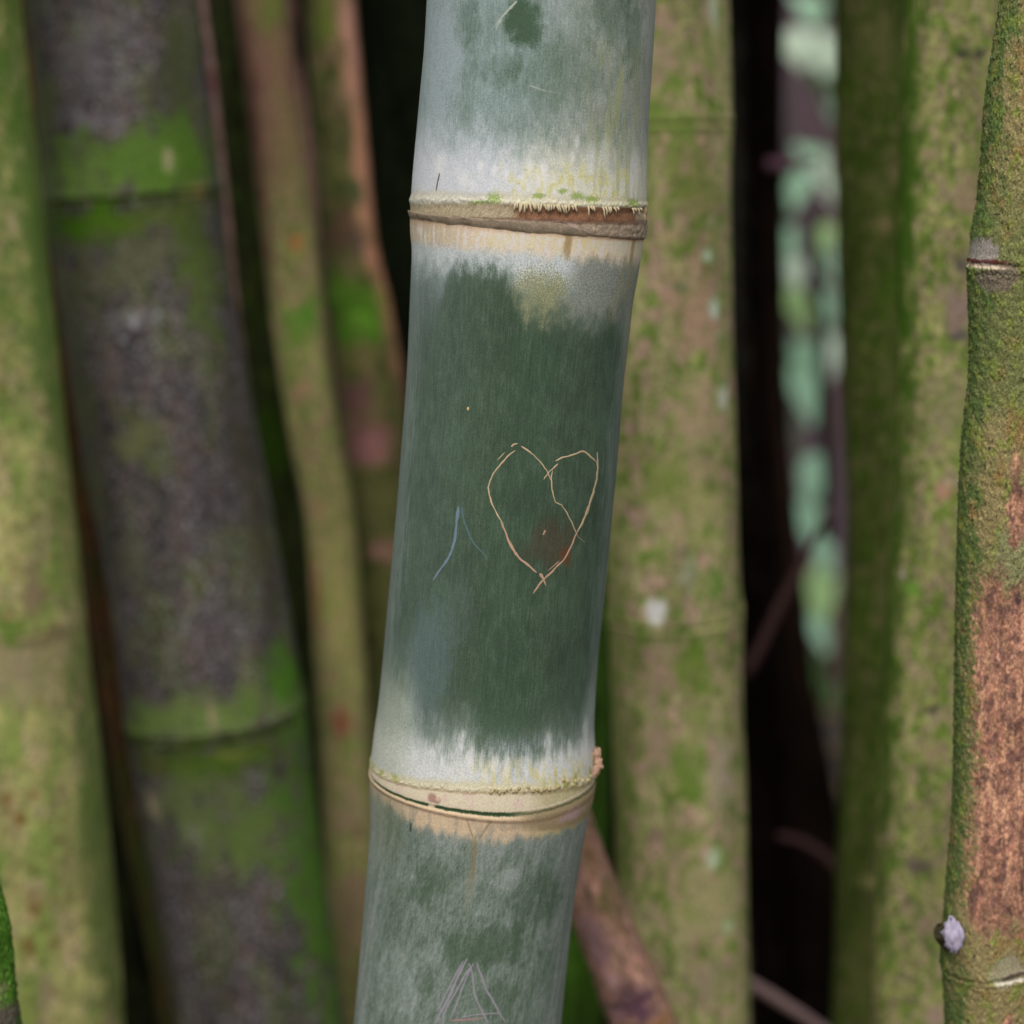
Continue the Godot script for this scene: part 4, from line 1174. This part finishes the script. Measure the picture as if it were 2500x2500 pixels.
func main_culm() -> void:
	main_axis = axis_of([[1322, 0, 279], [1314, 140, 279], [1303, 280, 281], [1295, 410, 285], [1291, 494, 287], [1290, 530, 288], [1287, 565, 286], [1284, 620, 280], [1275, 710, 273], [1268, 800, 269], [1258, 920, 265], [1238, 1180, 263], [1213, 1450, 262], [1197, 1620, 262], [1187, 1740, 265], [1183, 1800, 270], [1181, 1862, 275], [1178, 1900, 276], [1172, 1948, 270], [1162, 2052, 260], [1148, 2176, 255], [1137, 2290, 253], [1118, 2487, 252]], 1.2)
	var ys := []
	var cuts := []
	var y := -4600.0
	while main_axis.place(y).y > 3.9:
		y += 100.0
	while main_axis.place(y).y > -0.03:
		for q in [474.0, 562.0, 1828.0, 1930.0]:
			if absf(y - q) < 0.01:
				cuts.append(ys.size())
		ys.append(y)
		var st := 2.5 if (y >= 474.0 and y < 562.0) or (y >= 1828.0 and y < 1930.0) else 18.0 if y > -150.0 and y < 2650.0 else 100.0
		for q in [474.0, 1828.0]:
			if y < q and y + st > q:
				st = q - y
		y += st
	ys.append(y)
	var seg := 360
	var n := seg + 1
	var pos := PackedVector3Array()
	var uv := PackedVector2Array()
	for yy in ys:
		var c := main_axis.place(yy)
		var fr := frame_at(main_axis, yy)
		var r := main_axis.radius(yy)
		var vy: float = yy
		if yy < -90.0:
			vy = pingpong(-90.0 - yy, 440.0) - 90.0
		elif yy > 2590.0:
			vy = 2590.0 - pingpong(yy - 2590.0, 520.0)
		var k1 := unit(c) if yy < 2600.0 and yy > -200.0 else 0.0
		for k in n:
			var t := (float(k) / seg - 0.5) * TAU
			pos.append(c + (fr[1] * sin(t) + fr[0] * cos(t)) * (r + main_dr(t if absf(t) < 3.0 else 3.0, yy) * k1))
			uv.append(Vector2(float(k) / seg, (vy + 100.0) / 2700.0))
	var nor := normals_of(pos, n, true)
	var s := main_skin()
	var m := bark(s, 0.6, 0.03, 0.35, 1.0)
	var o := thing("bamboo_culm", "smooth waxy dark green culm in the middle with a heart scratched into it", "bamboo culm", main_axis.place(y))
	cuts.push_front(0)
	cuts.append(ys.size() - 1)
	for i in cuts.size() - 1:
		var p := part("node_ring" if i % 2 else "internode", slice(pos, nor, uv, n, cuts[i], cuts[i + 1]), m, o)
		if i == 2:
			p.set_meta("label", "bare dark green middle internode between two white waxed collars")

	var cream := plain(Color(0.80, 0.71, 0.58), 0.85)
	var pink := plain(Color(0.77, 0.63, 0.54), 0.85)
	var heart := part("carved_heart", ribbon([
		[5, 0.2, 1264, 1083, 1254, 1085, 1248, 1091],
		[4, 0.0, 1258, 1099, 1239, 1115, 1214, 1144, 1200, 1165, 1192, 1190, 1195, 1209, 1202, 1231, 1214, 1256, 1225, 1275],
		[2.5, 0.3, 1233, 1104, 1214, 1124],
		[4, 0.1, 1272, 1089, 1293, 1103, 1314, 1122, 1330, 1142, 1341, 1161, 1344, 1171],
		[4.5, 0.3, 1363, 1133, 1349, 1144, 1337, 1157, 1328, 1171],
		[4.5, 0.0, 1356, 1126, 1371, 1118, 1401, 1110, 1425, 1102, 1442, 1115, 1456, 1127],
		[4.5, 0.0, 1458, 1103, 1459, 1132, 1457, 1169, 1450, 1194, 1440, 1227, 1428, 1260, 1409, 1300],
		[2.5, 0.3, 1452, 1196, 1446, 1215, 1434, 1252, 1417, 1289],
		[3.6, 0.2, 1349, 1148, 1346, 1169, 1348, 1194, 1356, 1225, 1371, 1233, 1388, 1260, 1401, 1287, 1411, 1310],
		[2, 0.6, 1411, 1310, 1420, 1318, 1428, 1325]]), cream, o)
	part("deep_scratch", ribbon([
		[6.5, 0.0, 1223, 1272, 1235, 1302, 1245, 1327, 1264, 1358, 1274, 1368, 1295, 1384, 1310, 1398],
		[5, 0.1, 1409, 1298, 1392, 1339, 1380, 1362, 1363, 1380, 1343, 1401, 1326, 1416, 1312, 1434, 1302, 1449],
		[8, 0.3, 1317, 1400, 1326, 1411, 1332, 1430],
		[2.2, 0.2, 1365, 1370, 1352, 1381, 1336, 1394],
		[5, 0.3, 1331, 1294, 1329, 1301, 1325, 1306]]), pink, heart)
	part("chalk_stroke", ribbon([
		[8, 0.3, 1120, 1236, 1115, 1273, 1111, 1310, 1103, 1343, 1088, 1372, 1069, 1399, 1057, 1417]], 0.2), plain(Color(0.46, 0.54, 0.61), 0.9), o)
	part("chalk_stroke", ribbon([
		[6, 0.6, 1128, 1236, 1132, 1268, 1142, 1297, 1156, 1326, 1177, 1349, 1192, 1370]], 0.2), plain(Color(0.36, 0.46, 0.50), 0.9), o)
	part("scratched_letter", ribbon([
		[6, 0.0, 1141, 2339, 1116, 2388, 1098, 2431, 1069, 2485, 1062, 2500],
		[5, 0.0, 1149, 2359, 1127, 2395, 1109, 2428, 1087, 2467, 1080, 2500],
		[4, 0.0, 1156, 2351, 1143, 2377, 1130, 2409, 1116, 2447, 1098, 2491],
		[4.6, 0.0, 1145, 2351, 1152, 2373, 1156, 2404, 1159, 2427, 1170, 2455, 1192, 2498],
		[5.4, 0.0, 1164, 2350, 1174, 2380, 1188, 2417, 1205, 2446, 1219, 2473, 1234, 2495],
		[4, 0.0, 1127, 2484, 1172, 2476, 1217, 2474],
		[4, 0.0, 1132, 2345, 1110, 2384, 1090, 2424, 1070, 2464]], 0.2), plain(Color(0.62, 0.60, 0.65), 0.9), o)
	part("scratched_letter", ribbon([[5, 0.2, 1098, 2492, 1125, 2490, 1152, 2489, 1181, 2485]], 0.2), plain(Color(0.68, 0.54, 0.55), 0.9), o)
	part("scuff_mark", ribbon([[9, 0.9, 1262, 2, 1242, 24, 1224, 44, 1214, 56, 1200, 72], [7, 0.6, 1226, 48, 1216, 58, 1212, 74], [3, 0.6, 1292, 210, 1308, 214, 1330, 222, 1356, 226]], 0.3), plain(Color(0.70, 0.74, 0.70), 0.9), o)

	# cream rootlets hanging from the upper node, on the right
	var root_m := plain(Color(0.80, 0.75, 0.63), 0.85)
	var px := 1238.0
	while px < 1560.0:
		px += rng.randf_range(4.6, 8.0)
		if rng.randf() < 0.06 or (px > 1405.0 and px < 1430.0):
			px += 8.0
			continue
		var base := spot(px, 497.0 + (px - 1290.0) / 280.0 * 12.0)
		var len := rng.randf_range(12.0, 26.0) * (1.3 if px > 1380.0 and px < 1480.0 and rng.randf() < 0.4 else 1.0)
		var lean := rng.randf_range(-0.012, 0.022)
		var ps := PackedVector3Array()
		for j in 4:
			var f := j / 3.0
			ps.append(main_at(base.x + lean * f * len / 16.0, base.y + len * f, 1.0 + 7.0 * sin(f * 2.2)))
		var u := unit(ps[0])
		part("rootlet", tube(ps, PackedFloat32Array([2.7 * u, 2.6 * u, 2.2 * u, 0.9 * u]), 6), root_m, o)

	# curled remnant of the sheath on the left of the upper node
	var st := SurfaceTool.new()
	var rows := PackedVector3Array()
	var ruv := PackedVector2Array()
	var cols := 70
	var prof := [[556.0, 0.5], [552.0, 5.0], [545.0, 6.5], [537.0, 8.0], [531.0, 9.0], [529.0, 7.5], [533.0, 6.0]]
	for q in prof:
		for k in cols + 1:
			var t := -1.9 + 2.6 * k / cols
			var f := minf(1.0, minf(k, cols - k) / 12.0)
			var yy: float = lerpf(553.0, q[0], f) + 2.5 * nf.get_noise_2d(t * 6.0, q[0] * 0.05) + 1.2 * nf.get_noise_2d(t * 30.0, q[0] * 0.2)
			rows.append(main_at(t, yy, q[1] * f * (0.75 + 0.5 * nf.get_noise_1d(t * 8.0)) - 1.5))
			ruv.append(Vector2(t * 3.0, yy / 40.0))
	part("sheath_remnant", slice(rows, normals_of(rows, cols + 1, false), ruv, cols + 1, 0, prof.size() - 1), husk(), o)
	# crusty scab at the right end of the upper node and the stub at the lower one
	var crust := plain(Color(0.72, 0.64, 0.52), 0.9)
	for q in [[1578, 512, 9, 16, 0.7], [1574, 532, 7, 14, 0.6]]:
		var sp := spot(minf(q[0], 1573.0), q[1])
		var l := part("bark_scab", lump(Vector3(q[2], q[3], q[2]) * unit(main_at(sp.x, sp.y)), q[4], q[0], 10), crust, o)
		l.position += main_at(sp.x, sp.y, -2.0)
	var rose := plain(Color(0.76, 0.62, 0.54), 0.9)
	for q in [[1461, 1842, 9, 16], [1465, 1862, 9, 14], [1459, 1880, 9, 14], [1470, 1872, 8, 5], [1466, 1836, 5, 10], [1452, 1890, 8, 10]]:
		var sp := spot(minf(q[0], 1449.0), q[1])
		var p := main_at(sp.x, sp.y)
		var l := part("bud_stub", lump(Vector3(q[2], q[3], q[2]) * unit(p), 0.9, q[0] + q[1], 10), rose, o)
		l.position += p + Vector3(maxf(0.0, q[0] - 1453.0) * unit(p), 0, 0)
	# little beads of root scars along the lower node
	var bead_m := plain(Color(0.74, 0.68, 0.52), 0.85)
	var bx := 1190.0
	while bx < 1440.0:
		bx += rng.randf_range(6.0, 12.0)
		var f := (bx - 1180.0) / 275.0
		var sp := spot(bx, 1926.0 + 5.0 - 38.0 * f * f + rng.randf_range(-8, 10) * (0.4 + f))
		var p := main_at(sp.x, sp.y, 1.6)
		var l := part("root_scar", lump(Vector3(4.4, 5.2, 3.6) * rng.randf_range(0.7, 1.25) * unit(p), 0.4, bx, 5), bead_m, o)
		l.position += p
	# torn flake over the slit
	var fs := spot(1073, 1955)
	var fl := part("bark_scab", lump(Vector3(12, 8, 2) * unit(main_at(fs.x, fs.y)), 0.6, 3.0, 10), plain(Color(0.80, 0.68, 0.62), 0.9), o)
	fl.position += main_at(fs.x, fs.y, -0.6)
	# orange fleck
	fs = spot(1143, 998)
	fl = part("fleck", lump(Vector3(3.4, 4.6, 1.5) * unit(main_at(fs.x, fs.y)), 0.3, 1.0, 6), plain(Color(0.87, 0.76, 0.5), 0.8), o)
	fl.position += main_at(fs.x, fs.y, 0.3)


func husk() -> StandardMaterial3D:
	var im := Image.create(256, 64, false, Image.FORMAT_RGB8)
	for r in 64:
		for k in 256:
			var v := rgb(158, 142, 124) * (1.0 + 0.2 * nf.get_noise_2d(k / 3.0 + r / 3.0, r / 9.0) + 0.15 * nf.get_noise_2d(k / 30.0, r / 2.0))
			im.set_pixel(k, r, Color(v.x, v.y, v.z))
	var m := StandardMaterial3D.new()
	m.albedo_texture = ImageTexture.create_from_image(im)
	m.roughness = 0.9
	m.metallic_specular = 0.3
	return m
